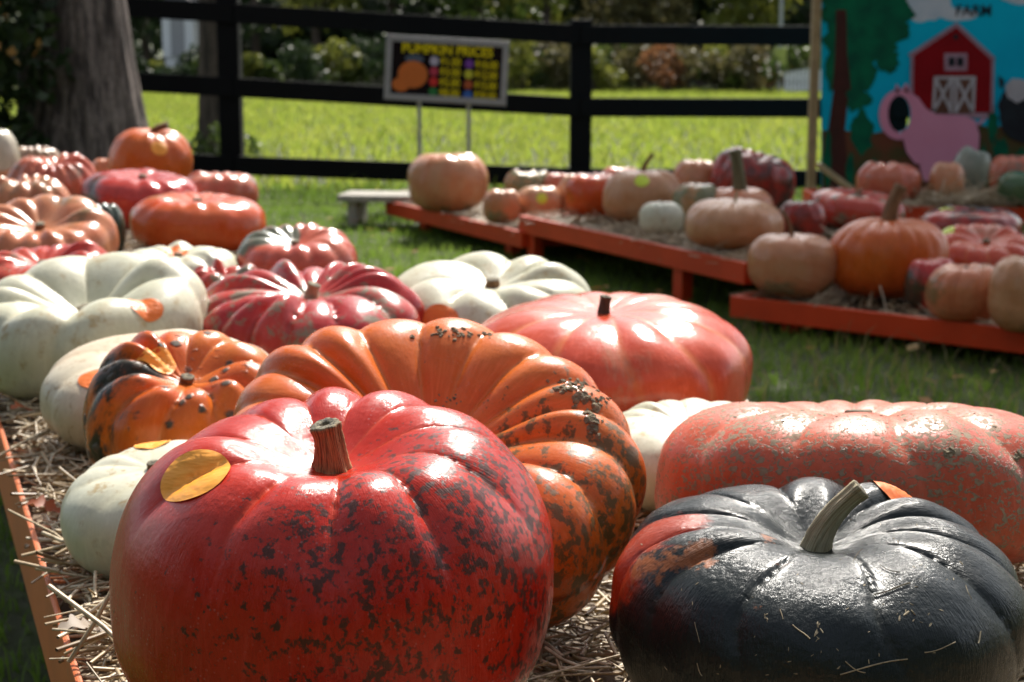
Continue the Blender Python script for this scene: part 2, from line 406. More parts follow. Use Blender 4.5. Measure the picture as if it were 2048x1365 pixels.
# ---------------------------------------------------------------- ground and field
def ground_mat():
    t = NT('grass_ground'); o = t.n('NewGeometry').outputs['Position']
    f = t.noise(o, 0.8, 4.0); g = t.noise(o, 14.0, 5.0, 0.7)
    col = t.mix(t.step(f, 0.35, 0.65), (0.050, 0.085, 0.014), (0.085, 0.115, 0.020))
    col = t.mix(t.step(g, 0.35, 0.75), (0.045, 0.050, 0.016), col)
    col = t.mix(t.math('MULTIPLY', t.step(t.noise(o, 0.45, 3.0), 0.58, 0.75), 0.6), col, (0.16, 0.13, 0.05))
    t.set(Base_Color=col, Roughness=0.9)
    t.l(t.bump(g, 0.8, 0.05), t.b.inputs['Normal'])
    return t.m
M['ground'] = ground_mat()
xs = np.linspace(-260, 260, 105); ys = np.linspace(-40, 300, 69)
GX, GY = np.meshgrid(xs, ys)
GZ = np.where(GY > 80, (GY - 80) * 0.06, 0.0)
V = np.stack([GX.ravel(), GY.ravel(), GZ.ravel()], 1)
nx, ny = len(xs), len(ys)
ii = (np.arange(ny - 1)[:, None] * nx + np.arange(nx - 1)[None, :]).ravel()
F = np.stack([ii, ii + 1, ii + 1 + nx, ii + nx], 1)
tag(link('ground', mesh_np('ground', V, F), M['ground']), 'grassy ground of lawn and field', kind='structure')

rng = np.random.default_rng(7)
def blades(name, n, area, h, w, mat, label, lean=0.5, clump=True, keep=None):
    x0, x1, y0, y1 = area
    x = rng.uniform(x0, x1, n); y = rng.uniform(y0, y1, n)
    if keep is not None:
        k = keep(x, y); x = x[k]; y = y[k]; n = len(x)
    hh = h * rng.uniform(0.5, 1.25, n)
    if clump:
        hh *= 0.75 + 0.5 * (0.5 + 0.5 * np.sin(x * 5.1 + 1.7 * np.sin(y * 3.3)) * np.sin(y * 4.3 + np.sin(x * 6.7)))
    a = rng.uniform(0, 2 * np.pi, n); ww = w * rng.uniform(0.6, 1.3, n)
    la = rng.uniform(0, 2 * np.pi, n); ln = hh * rng.uniform(0, lean, n) * 1.6
    base = np.stack([x, y, np.zeros(n) - 0.005], 1)
    side = np.stack([np.cos(a), np.sin(a), np.zeros(n)], 1) * ww[:, None]
    ld = np.stack([np.cos(la), np.sin(la), np.zeros(n)], 1) * ln[:, None]
    up = np.zeros((n, 3)); up[:, 2] = hh
    v0 = base - side; v1 = base + side
    v2 = base + side * 0.75 + up * 0.55 + ld * 0.3; v3 = base - side * 0.75 + up * 0.55 + ld * 0.3
    v4 = base + up * (1 - 0.2 * lean) + ld
    V = np.stack([v0, v1, v2, v3, v4], 1).reshape(-1, 3)
    b = np.arange(n)[:, None] * 5
    T = np.concatenate([b + np.array([0, 1, 2]), b + np.array([0, 2, 3]), b + np.array([3, 2, 4])], 0)
    return tag(link(name, mesh_np(name, V, T), mat), label, kind='stuff')
M['lawn'] = leafy('lawn_blades', (0.08, 0.17, 0.018), (0.16, 0.25, 0.04), 0.6, 0.45)
M['field'] = leafy('field_blades', (0.15, 0.24, 0.025), (0.27, 0.31, 0.055), 0.6, 0.5, 0.6)
M['weed'] = leafy('dry_blades', (0.20, 0.17, 0.07), (0.32, 0.26, 0.11), 0.4, 0.6)
tx = lambda y: -0.366 - 0.375 * (y - 1.33)     # left border of the long pumpkin table
blades('lawn_grass', 120000, (-2.6, 4.2, 2.2, 13.6), 0.055, 0.0032, M['lawn'], 'short green lawn grass between the display tables',
       keep=lambda x, y: np.abs(x) < y * 0.36 + 0.1)
blades('lawn_grass', 14000, (-1.5, -0.2, 0.7, 2.4), 0.06, 0.0028, M['lawn'], 'shaded lawn grass beside the orange table board')
blades('dry_grass', 900, (0.3, 2.6, 3.6, 6.6), 0.11, 0.003, M['weed'], 'dry straw coloured grass blades in the lawn', 0.8, keep=lambda x, y: np.abs(x) < y * 0.4)
blades('field_grass', 150000, (-16, 16, 13.0, 46.0), 0.13, 0.011, M['field'], 'sunlit yellow green grass of the field beyond the fence',
       keep=lambda x, y: np.abs(x) < y * 0.34)

# ---------------------------------------------------------------- pumpkins
def s3(P, seed, k, n=6):
    r = np.random.default_rng(seed)
    out = np.zeros(len(P))
    for _ in range(n):
        d = r.normal(size=3); d *= k * r.uniform(0.6, 1.5) / np.linalg.norm(d)
        out += np.sin(P @ d + r.uniform(0, 6.28))
    return out / math.sqrt(n)

def pumpkin_geo(nu, nv, q, lobes=12, depth=0.10, dish=0.22, dishw=0.42, seed=1, lump=0.04, sharp=0.6, rise=0.10, taper=0.0, fine=0.004, box=0.76, fade=0.3, fc=(-0.15, 0.55)):
    r = np.random.default_rng(seed)
    th = np.linspace(0, 2 * np.pi, nu, endpoint=False)
    ph = np.linspace(0, np.pi, nv + 1)
    ph = ph - 0.10 * np.sin(2 * ph)
    TH, PH = np.meshgrid(th, ph)
    c = np.cos(PH); s = np.sin(PH)
    rho = np.abs(s) ** box
    z = np.sign(c) * np.abs(c) ** box
    w1, w2, p1, p2 = r.uniform(0.1, 0.26), r.uniform(0.05, 0.14), r.uniform(0, 6.28), r.uniform(0, 6.28)
    ph_l = lobes * TH / (2 * np.pi) + w1 * lobes / 6 * np.sin(TH + p1) + w2 * lobes / 6 * np.sin(2 * TH + p2) + r.uniform(0, 1) + 0.12 * np.sin(3 * PH + p1)
    k = np.floor(ph_l).astype(int) % lobes
    fr = ph_l - np.floor(ph_l)
    amp = r.uniform(0.65, 1.25, lobes)
    hump = np.sin(np.pi * fr) ** sharp
    gro = 1 - hump
    hgt = r.uniform(-1, 1, lobes)
    # blend lobe heights at their borders
    hb = hgt[k] * np.sin(np.pi * fr) ** 1.2
    top = np.clip(c, 0, 1)
    Wt = np.clip(rho * 1.5, 0, 1) ** 0.7
    ft = np.clip((c - fc[0]) / (fc[1] - fc[0]), 0, 1); ft = ft * ft * (3 - 2 * ft)
    Wt = Wt * (1 - fade + fade * ft)
    gro = gro * (1 - 0.7 * fade + 0.7 * fade * ft)
    rad = rho * (1 - depth * gro * Wt + 0.25 * depth * hb * Wt)
    ring = np.exp(-((rho - 0.62) / 0.30) ** 2)
    zz = z - dish * np.exp(-(rho / dishw) ** 2) * (c > 0) + 0.45 * dish * np.exp(-(rho / dishw) ** 2) * (c < 0)
    zz = zz + rise * (hump - 0.72) * ring * top + 0.5 * rise * hb * ring * top
    rad = rad * (1 - taper * z)
    P = np.stack([rad * np.cos(TH), rad * np.sin(TH), zz * q], -1).reshape(-1, 3)
    D = P / np.maximum(np.linalg.norm(P, axis=1, keepdims=True), 1e-3)
    mid = np.clip(rho.ravel() * 1.2, 0.15, 1)
    P = P * (1 + lump * s3(D, seed + 5, 2.3) * mid + 0.35 * lump * s3(D, seed + 9, 6.0) * mid + fine * s3(D, seed + 13, 22.0, 9) * mid)[:, None]
    rv = np.stack([np.cos(TH), np.sin(TH), PH], -1).reshape(-1, 3)
    return P, gro.ravel(), rv

def grid_faces(nu, nv):
    i = np.arange(nv)[:, None] * nu; j = np.arange(nu)[None, :]; j2 = (j + 1) % nu
    return np.stack([(i + j), (i + nu + j), (i + nu + j2), (i + j2)], -1).reshape(-1, 4)

def tiltmat(tilt, tdir, spin):
    """tilt the axis by tilt degrees towards compass tdir (0 = towards the viewer, 90 = towards +X)"""
    d = Vector((math.sin(R(tdir)), -math.cos(R(tdir)), 0))
    ax = Vector((0, 0, 1)).cross(d)
    return np.array((Matrix.Rotation(R(tilt), 3, ax) @ Matrix.Rotation(R(spin), 3, 'Z')))

def set_attr(me, rv, gro):
    a = me.attributes.new('rv', 'FLOAT_VECTOR', 'POINT'); a.data.foreach_set('vector', np.asarray(rv, dtype=np.float32).ravel())
    b = me.attributes.new('groove', 'FLOAT', 'POINT'); b.data.foreach_set('value', np.asarray(gro, dtype=np.float32).ravel())

def stem_obj(parent, base, axis, length, r0, r1, bend, mat, ridges=5, hollow=True, flare=1.5, seed=0, res=(30, 16)):
    """ridged stalk growing from base along axis, bent towards bend, cut off with a hollow end"""
    rr = np.random.default_rng(seed + 77)
    axis = Vector(axis).normalized(); bend = Vector(bend)
    nu, nv = res
    V = []; G = []; RV = []
    X0 = axis.orthogonal().normalized()
    prev = Vector(base) - axis * length * 0.06
    pts = []
    for i in range(nv + 1):
        t = i / nv
        pts.append(Vector(base) + axis * length * (t - 0.08) + bend * length * t * t)
    ph0 = rr.uniform(0, 6.28)
    rings = []
    for i in range(nv + 1):
        t = i / nv
        d = (pts[min(i + 1, nv)] - pts[max(i - 1, 0)]).normalized()
        X = (X0 - d * X0.dot(d)).normalized(); Y = d.cross(X)
        r = r0 + (r1 - r0) * min(1, t * 1.15) ** 0.8 + r0 * (flare - 1) * math.exp(-t * 7)
        if t > 0.86: r *= 1.0 + 0.12 * (t - 0.86) / 0.14
        rings.append((pts[i], X, Y, r, 0.0, t))
    p, X, Y, r, _, _ = rings[-1]
    d = X.cross(Y)
    rings.append((p + d * r * 0.10, X, Y, r * 0.86, 1.0, 1.02))
    if hollow:
        rings.append((p + d * r * 0.06, X, Y, r * 0.34, 1.0, 1.05))
        rings.append((p - d * r * 0.55, X, Y, r * 0.24, 0.4, 1.1))
        rings.append((p - d * r * 0.6, X, Y, r * 0.01, 0.0, 1.15))
    else:
        rings.append((p + d * r * 0.12, X, Y, r * 0.01, 1.0, 1.1))
    for (p, X, Y, r, g, t) in rings:
        for j in range(nu):
            a = 2 * math.pi * j / nu
            k = 1 + (0.16 * abs(math.cos(ridges * a / 2 + ph0 + 0.5 * t)) - 0.08) * (1 if t <= 1.02 else 0.3) + 0.05 * math.sin(3 * a + 5 * t + ph0) + 0.03 * rr.normal() * (1 if g else 0.5)
            V.append(p + (X * math.cos(a) + Y * math.sin(a)) * r * k)
            G.append(g if t >= 1 else max(0, (t - 0.93) / 0.07) * 0.8)
            RV.append((math.cos(a), math.sin(a), t))
    F = grid_faces(nu, len(rings) - 1)[:, ::-1]
    me = mesh_np('stem', np.array([tuple(v) for v in V]), F)
    set_attr(me, RV, G)
    return link('stem', me, mat, parent, smooth=True)

CAMV = Vector((0, 0, CAM_H))
def ray(u, v): return (at(u, v, 2.0) - CAMV).normalized()

def sticker(parent, bvh, off, hit, rad, mat, squash=1.0, rot=0.0):
    """round paper sticker laid on the rind at the hit point (world), bvh in parent space"""
    p, nrm = hit
    nrm = nrm.normalized()
    X = Vector((1, 0, 0)); X = (X - nrm * X.dot(nrm)).normalized(); Y = nrm.cross(X)
    c, s = math.cos(rot), math.sin(rot); X, Y = X * c + Y * s, Y * c - X * s
    nr, na = 6, 32
    V = [p]; 
    for i in range(1, nr + 1):
        for j in range(na):
            a = 2 * math.pi * j / na
            V.append(p + X * rad * i / nr * math.cos(a) + Y * rad * squash * i / nr * math.sin(a))
    out = []
    for k, v in enumerate(V):
        h = bvh.ray_cast(v + nrm * 0.06, -nrm)
        q = h[0] if h[0] is not None and (h[0] - v).length < rad * 1.2 else v
        w = q * 0.88 + v * 0.12 if h[0] is not None else v
        if (w - q).dot(nrm) < 0: w = q
        out.append(w + nrm * (0.0012 + 0.0006 * math.sin(k * 0.9)))
    F = [(0, 1 + j, 1 + (j + 1) % na) for j in range(na)]
    for i in range(nr - 1):
        for j in range(na):
            a = 1 + i * na + j; b = 1 + i * na + (j + 1) % na
            F.append((a, a + na, b + na, b))
    return link('price_sticker', mesh_pd('price_sticker', out, F), mat, parent, smooth=True)

PUMP = {}
def pumpkin(key, label, group, u0, u1, vt, d, zb, mat, tilt=0, tdir=0, spin=0, qfix=None, stem=None, stickers=(), res=(72, 36), qmax=1.5, **geo):
    """pumpkin standing on height zb, its centre at distance d, spanning photograph columns u0..u1 and reaching up to row vt"""
    Rm = tiltmat(tilt, tdir, spin)
    q = qfix or 0.62
    W = u1 - u0; uc = (u0 + u1) / 2
    r = W * d / FPX / 2; x = (uc - CX) / FPX * d
    for it in range(9):
        P, g, rv = pumpkin_geo(48, 24, q, **geo)
        P = (P @ Rm.T) * r
        P[:, 2] -= P[:, 2].min() - 0.0
        H = P[:, 2].max()
        Pw = P + np.array([x, d, zb])
        uu, vv = project(Pw)
        r *= W / (uu.max() - uu.min())
        x += (uc - (uu.max() + uu.min()) / 2) / FPX * d
        if qfix is None:
            dz = (vv.min() - vt) * d / FPX
            q = min(qmax, max(0.40, q * min(1.3, max(0.75, (H + dz) / H))))
    P, g, rv = pumpkin_geo(res[0], res[1], q, **geo)
    P0 = P.copy()
    P = (P @ Rm.T) * r
    zmin = P[:, 2].min()
    P[:, 2] -= zmin
    # settle: flatten the very bottom a little
    P[:, 2] = np.where(P[:, 2] < 0.006, P[:, 2] * 0.3 + 0.0042, P[:, 2])
    P[:, 2] -= P[:, 2].min()
    root = empty('pumpkin', (x, d, zb), label, 'pumpkin', group)
    me = mesh_np('rind', P, grid_faces(*res))
    set_attr(me, rv, g)
    link('rind', me, M[mat], root, smooth=True)
    axis = Vector(Rm @ np.array([0, 0, 1.0]))
    tc = P[:res[0]].mean(0)
    off = Vector((x, d, zb))
    bvh = BVHTree.FromPolygons([Vector(p) for p in P], [tuple(f) for f in grid_faces(*res)])
    if stem:
        L, r0, r1, bend, sm = stem[:5]
        kw = stem[5] if len(stem) > 5 else {}
        stem_obj(root, Vector(tc) - axis * 0.004, axis, L, r0, r1, bend, M[sm], seed=hash(key) % 999 if False else sum(map(ord, key)), **kw)
    else:
        stem_obj(root, Vector(tc) - axis * 0.004, axis, 0.10 * r, 0.08 * r, 0.06 * r, (0, 0, 0), M['stem_brown'], seed=sum(map(ord, key)), res=(14, 4), hollow=False, flare=1.2)
    for (su, sv, rad, sm, *rest) in stickers:
        for dv in range(0, 60, 3):
            h = bvh.ray_cast(CAMV - off, ray(su, sv + dv))
            if h[0] is not None: break
        if h[0] is not None:
            sticker(root, bvh, off, (h[0], h[1]), rad, M[sm], *(rest or ()))
        else:
            print('sticker misses', key, su, sv)
    PUMP[key] = (root, bvh, off, r, q)
    return root

TZ = 0.555                                        # straw covered top of the long table
GA = 'pumpkins on the long front table'
HI = (300, 150); MI = (160, 80)
pumpkin('A', 'glossy red pumpkin with black specks, cut hollow stem and wrinkled orange sticker', GA, 218, 1107, 765, 1.275, TZ, 'A', tilt=9, tdir=8, spin=20, res=HI,
        lobes=11, depth=0.11, dish=0.34, dishw=0.40, seed=3, lump=0.022, sharp=0.62, rise=0.07, fade=0.93, fc=(0.25, 0.92), box=0.80, fine=0.002,
        stem=(0.045, 0.0138, 0.0108, (-0.12, 0.0, 0.0), 'stem_orange', dict(ridges=8, flare=1.75, res=(48, 24))), stickers=[(392, 960, 0.0275, 'st_orange', 0.95, 0.35)])
pumpkin('B', 'deeply dished orange pumpkin with olive blotches and dried mud on its rim', GA, 440, 1290, 630, 1.60, TZ, 'B', tilt=25, tdir=6, spin=8, res=HI,
        lobes=17, depth=0.065, dish=0.85, dishw=0.58, seed=11, lump=0.03, sharp=0.7, rise=0.16, fine=0.002)
pumpkin('C', 'small smooth cream pumpkin squeezed behind the red specked pumpkin, beside the straw', GA, 120, 520, 873, 1.72, TZ, 'C', tilt=14, tdir=-30, spin=0, res=MI,
        lobes=9, depth=0.015, dish=0.15, seed=21, lump=0.03, sharp=1.0, rise=0.04, stickers=[(305, 884, 0.02, 'st_orange')])
pumpkin('D', 'orange warty pumpkin with black scabs along its flank', GA, 165, 580, 655, 2.00, TZ, 'D', tilt=20, tdir=25, spin=40, res=MI,
        lobes=11, depth=0.11, dish=0.45, dishw=0.45, seed=31, lump=0.05, sharp=0.7, rise=0.18, stickers=[(318, 722, 0.022, 'st_orange', 0.9)])
pumpkin('E', 'buff white pumpkin with an orange sticker, behind the warty orange pumpkin', GA, 80, 560, 653, 2.28, TZ, 'E', tilt=10, tdir=0, spin=10, res=MI,
        lobes=10, depth=0.04, dish=0.3, seed=41, lump=0.035, sharp=0.9, rise=0.06, stickers=[(192, 758, 0.024, 'st_dark', 0.9)])
pumpkin('F', 'large white pumpkin with a wide dish, deep folds and one orange sticker', GA, -70, 422, 500, 2.68, TZ, 'W', tilt=13, tdir=-6, spin=30, res=MI,
        lobes=9, depth=0.07, dish=0.85, dishw=0.50, seed=52, lump=0.05, sharp=0.8, rise=0.20, stickers=[(290, 617, 0.029, 'st_dark', 0.85)])
pumpkin('G', 'crimson lumpy pumpkin with grey corky scars, between the two white pumpkins', GA, 385, 850, 525, 2.78, TZ, 'G', tilt=8, tdir=0, spin=0, res=MI,
        lobes=15, depth=0.15, dish=0.40, dishw=0.36, seed=61, lump=0.04, sharp=0.6, rise=0.30, stem=(0.03, 0.012, 0.01, (0.2, 0, 0), 'stem_straw', dict(hollow=False)))
pumpkin('H', 'white creased pumpkin with an orange sticker low on its front', GA, 775, 1190, 503, 2.96, TZ, 'W', tilt=12, tdir=-8, spin=75, res=MI,
        lobes=8, depth=0.13, dish=0.45, dishw=0.42, seed=72, lump=0.06, sharp=0.65, rise=0.25, stickers=[(880, 641, 0.03, 'st_dark')])
pumpkin('I', 'large smooth coral red pumpkin with yellowish seams and a stubby dark stem', GA, 925, 1505, 578, 2.31, TZ, 'I', tilt=5, tdir=-15, spin=15, res=MI,
        lobes=12, depth=0.035, dish=0.13, dishw=0.30, seed=81, lump=0.02, sharp=0.7, rise=0.05,
        stem=(0.030, 0.0085, 0.0075, (0.1, 0, 0), 'stem_dark'))
pumpkin('J', 'low creamy white pumpkin wedged between the dished orange and the scabbed salmon pumpkins', GA, 1190, 1580, 790, 1.98, TZ, 'C', tilt=6, tdir=0, spin=0, res=MI,
        lobes=12, depth=0.05, dish=0.35, seed=91, lump=0.03, sharp=0.8, rise=0.10, stickers=[(1538, 803, 0.018, 'st_dark')])
pumpkin('K', 'wide salmon pumpkin covered in small tan scabs, behind the black green pumpkin', GA, 1310, 2150, 795, 1.70, TZ, 'K', tilt=9, tdir=180, spin=5, res=HI,
        lobes=13, depth=0.06, dish=0.35, dishw=0.42, seed=101, lump=0.02, sharp=0.75, rise=0.07, box=0.62, taper=0.05, fade=0.6, fine=0.002)
pumpkin('L', 'glossy black green pumpkin with a red flank and a pale curved stem', GA, 1220, 2062, 945, 1.335, TZ, 'L', tilt=6, tdir=10, spin=14, res=HI,
        lobes=12, depth=0.075, dish=0.34, dishw=0.30, seed=112, lump=0.025, sharp=0.42, rise=0.16, fine=0.005, box=0.70, fade=0.5,
        stem=(0.066, 0.0115, 0.0082, (0.50, 0.0, -0.05), 'stem_straw', dict(ridges=6, flare=1.5, res=(40, 22), hollow=False)), stickers=[(1790, 962, 0.022, 'st_dark')])
pumpkin('M', 'red pumpkin with a grey green cap, alone beside the lawn', GA, 470, 716, 442, 3.60, TZ, 'greenred', tilt=12, tdir=0, lobes=14, depth=0.07, dish=0.4, seed=121, rise=0.15)
pumpkin('N', 'small red pumpkin with pale streaks, half hidden behind the large dished white pumpkin', GA, 372, 535, 512, 3.22, TZ, 'red', tilt=6, lobes=9, depth=0.14, dish=0.45, seed=131, rise=0.3)
pumpkin('O', 'low cream pumpkin with an orange sticker, just behind the dished white pumpkin', GA, 225, 480, 478, 3.52, TZ, 'W', tilt=4, lobes=10, depth=0.06, dish=0.35, seed=141, rise=0.2, stickers=[(352, 505, 0.026, 'st_dark')])
pumpkin('P', 'red knobbly pumpkin behind the dished white pumpkin, at the straw edge', GA, -60, 235, 478, 3.30, TZ, 'red', tilt=8, lobes=13, depth=0.12, dish=0.45, seed=151, rise=0.3)
pumpkin('Q', 'orange dished pumpkin with olive shading behind the red knobbly pumpkin', GA, -70, 238, 385, 3.85, TZ, 'peach', tilt=20, tdir=0, lobes=12, depth=0.09, dish=0.6, dishw=0.5, seed=161, rise=0.22)
pumpkin('R', 'small blackish green pumpkin tucked beside the dished orange one', GA, 150, 252, 403, 4.35, TZ, 'dkgreen', lobes=10, depth=0.07, seed=171)
pumpkin('S', 'bright orange red pumpkin with a yellowish flank behind the cream pumpkin', GA, 258, 532, 380, 4.55, TZ, 'orgred', tilt=3, lobes=13, depth=0.05, dish=0.35, seed=181, rise=0.12)
pumpkin('T', 'long red pumpkin with a blackish flank and a glaring wet highlight', GA, 160, 400, 334, 5.15, TZ, 'redleft', tilt=8, tdir=40, lobes=10, depth=0.06, dish=0.3, seed=191, rise=0.08)
pumpkin('U', 'pinkish red pumpkin peeping out behind the bright orange red one', GA, 362, 518, 340, 5.5, TZ, 'pink', lobes=10, depth=0.09, dish=0.4, seed=201, rise=0.2)
pumpkin('V', 'tall round orange pumpkin with a curled stem and round sticker near the tree', GA, 215, 386, 254, 6.05, TZ, 'deep', lobes=12, depth=0.03, dish=0.12, dishw=0.25, seed=211, rise=0.04, tilt=8, tdir=60,
        stem=(0.06, 0.012, 0.012, (0.9, 0, -0.35), 'stem_brown'), stickers=[(319, 296, 0.03, 'st_orange')])
pumpkin('W', 'orange ribbed pumpkin with brownish folds behind the dished orange pumpkin', GA, -40, 148, 345, 4.62, TZ, 'peach', lobes=12, depth=0.12, dish=0.4, seed=221, rise=0.25)
pumpkin('X', 'pinkish lumpy pumpkin shining with dew, in front of the tree trunk', GA, 10, 196, 303, 5.35, TZ, 'pink', lobes=13, depth=0.12, dish=0.35, seed=231, rise=0.28, tilt=8, tdir=30)
pumpkin('Y', 'tall pale topped peach pumpkin beside the tree', GA, -75, 42, 240, 5.75, TZ, 'creamtop', lobes=9, depth=0.03, dish=0.1, seed=241, rise=0.03)
pumpkin('Y2', 'dusty brown pumpkin between the pale topped one and the tree', GA, 15, 128, 288, 6.1, TZ, 'brown', lobes=11, depth=0.07, seed=251)
pumpkin('Z', 'small peach pumpkin beside the tall round orange one', GA, 178, 250, 314, 6.3, TZ, 'peach', lobes=10, depth=0.05, seed=261)

Z1, Z2, Z3, Z4 = 0.135, 0.245, 0.165, 0.29
GB = 'pumpkins on the low red tables'
LO = (64, 32)
ty = 'st_yellow'
pumpkin('r1', 'large dusty pink pumpkin with olive base at the end of the far red table', GB, 815, 977, 305, 9.75, Z3, 'tanpink', res=LO, lobes=10, depth=0.05, dish=0.18, dishw=0.3, seed=301, rise=0.06)
pumpkin('r2', 'small pinkish tan pumpkin right of the large dusty pink one', GB, 966, 1041, 377, 9.0, Z3, 'tanpink', res=LO, lobes=9, depth=0.03, dish=0.1, seed=302)
pumpkin('r3', 'small tan pumpkin with a yellow green sticker at the end of the far red table', GB, 1030, 1122, 369, 9.15, Z3, 'tan', res=LO, lobes=10, depth=0.03, dish=0.1, seed=303, stickers=[(1084, 397, 0.03, ty)])
pumpkin('r4', 'mottled green and tan ribbed pumpkin glinting behind the small tan pumpkins', GB, 1008, 1110, 338, 9.85, Z3, 'mottled', res=LO, lobes=12, depth=0.10, dish=0.3, seed=304, rise=0.2)
pumpkin('r4b', 'pinkish pumpkin beside the mottled green and tan one', GB, 1085, 1150, 344, 9.75, Z3, 'pink', res=LO, lobes=10, depth=0.05, seed=305)
pumpkin('r5', 'narrow tan pumpkin beside the small bright orange pumpkin', GB, 1113, 1190, 346, 9.25, Z3, 'tan', res=LO, lobes=10, depth=0.05, seed=306)
pumpkin('r6', 'small bright orange pumpkin between two tan pumpkins on the middle red table', GB, 1130, 1245, 344, 8.62, Z2, 'orgred', res=LO, lobes=11, depth=0.05, dish=0.2, seed=307)
pumpkin('r6b', 'pinkish pumpkin behind the small bright orange one', GB, 1195, 1290, 332, 8.95, Z2, 'pink', res=LO, lobes=12, depth=0.08, seed=308)
pumpkin('r7', 'large round tan pumpkin with a yellow green sticker and thin stem', GB, 1205, 1366, 338, 8.28, Z2, 'tan', res=LO, lobes=10, depth=0.03, dish=0.12, seed=309,
        stem=(0.10, 0.012, 0.010, (0.5, 0, 0), 'stem_brown'), stickers=[(1284, 361, 0.036, ty)])
pumpkin('r8', 'small white pumpkin on straw at the front of the middle red table', GB, 1278, 1368, 400, 7.72, Z2, 'W', res=LO, lobes=9, depth=0.02, dish=0.1, seed=310)
pumpkin('r9', 'orange and tan pumpkin behind the small white one', GB, 1342, 1445, 364, 8.0, Z2, 'mottled', res=LO, lobes=8, depth=0.05, seed=311)
pumpkin('r10', 'rosy tan pumpkin sparkling in the sun beyond the tall grey stem', GB, 1343, 1442, 317, 8.85, Z2, 'tanpink', res=LO, lobes=11, depth=0.05, seed=312)
pumpkin('r12', 'large red and black mottled pumpkin beside the painted farm board', GB, 1418, 1592, 292, 8.65, Z2, 'reddark', res=LO, lobes=9, depth=0.08, dish=0.3, seed=313, tilt=14, tdir=60)
pumpkin('r14', 'coral pumpkin with a tall thick grey green stem behind the big tan pumpkin', GB, 1408, 1548, 371, 8.0, Z2, 'peach', res=LO, lobes=11, depth=0.05, seed=314,
        stem=(0.22, 0.033, 0.027, (-0.12, 0, 0), 'stem_green', dict(flare=1.3)))
pumpkin('r13', 'big plump tan pumpkin at the front corner of the middle red table', GB, 1370, 1569, 394, 7.2, Z2, 'tan', res=MI, lobes=12, depth=0.025, dish=0.13, dishw=0.25, seed=315, rise=0.06,
        stem=(0.055, 0.007, 0.006, (0.1, 0, 0), 'stem_straw'))
pumpkin('r17', 'wide red pumpkin behind the big deep orange pumpkin with the tall stem', GB, 1615, 1812, 374, 7.95, Z2, 'red', res=LO, lobes=14, depth=0.05, seed=316, tilt=6, tdir=70)
pumpkin('r17b', 'small red and black pumpkin between the big tan and the wide red pumpkins', GB, 1556, 1652, 400, 7.5, Z2, 'reddark', res=LO, lobes=10, depth=0.07, seed=317)
pumpkin('r15', 'dusty tan pumpkin with a thin bowed stem at the corner of the near red table', GB, 1495, 1676, 464, 6.55, Z1, 'tanpink', res=MI, lobes=9, depth=0.03, dish=0.14, seed=318, rise=0.05,
        stem=(0.12, 0.008, 0.007, (-0.35, 0, 0), 'stem_brown'))
pumpkin('r16', 'big deep orange pumpkin with a tall thick brown stem', GB, 1655, 1898, 433, 6.55, Z1, 'deep', res=MI, lobes=16, depth=0.03, dish=0.12, dishw=0.25, seed=319, rise=0.05,
        stem=(0.16, 0.032, 0.024, (0.28, 0, 0), 'stem_brown', dict(flare=1.2)))
pumpkin('r24', 'small red pumpkin with dark smudges right of the big deep orange one', GB, 1808, 1915, 513, 6.2, Z1, 'redleft', res=LO, lobes=9, depth=0.06, seed=320)
pumpkin('r25', 'peach pumpkin with strong seams at the front of the near red table', GB, 1850, 2010, 524, 5.92, Z1, 'peach', res=MI, lobes=9, depth=0.06, dish=0.2, seed=321, rise=0.08)
pumpkin('r26', 'round brownish tan pumpkin right of the seamed peach one', GB, 1975, 2125, 508, 5.68, Z1, 'tan', res=MI, lobes=10, depth=0.03, dish=0.1, seed=322)
pumpkin('r23', 'flat coral red dished pumpkin with a yellow green sticker, on the near red table', GB, 1868, 2075, 445, 6.95, Z1, 'I', res=MI, lobes=11, depth=0.06, dish=0.5, dishw=0.45, seed=323, tilt=17, rise=0.15, stickers=[(1893, 462, 0.035, ty)])
pumpkin('r22', 'long red and black pumpkin with a yellow green sticker on top', GB, 1840, 2045, 410, 7.35, Z2, 'reddark', res=LO, lobes=12, depth=0.05, seed=324, stickers=[(1895, 419, 0.035, ty)])
pumpkin('r18', 'brick pink dimpled pumpkin in front of the painted tree', GB, 1712, 1843, 321, 8.95, Z4, 'pink', res=LO, lobes=8, depth=0.08, dish=0.45, seed=325, rise=0.25)
pumpkin('r19', 'grey green striped pumpkin below the painted pig', GB, 1893, 1982, 290, 9.1, Z4, 'grey', res=LO, lobes=14, depth=0.05, seed=326, tilt=20, tdir=80)
pumpkin('r19b', 'small dull pink pumpkin leaning on the grey green striped one', GB, 1857, 1930, 322, 8.92, Z4, 'tanpink', res=LO, lobes=9, depth=0.04, seed=327)
pumpkin('r20', 'salmon pumpkin at the right of the painted board', GB, 1978, 2085, 309, 9.3, Z4, 'pink', res=LO, lobes=10, depth=0.05, seed=328)
pumpkin('r21', 'green pumpkin on straw beside the salmon one', GB, 1993, 2110, 340, 8.72, Z4, 'green', res=LO, lobes=10, depth=0.04, seed=329)

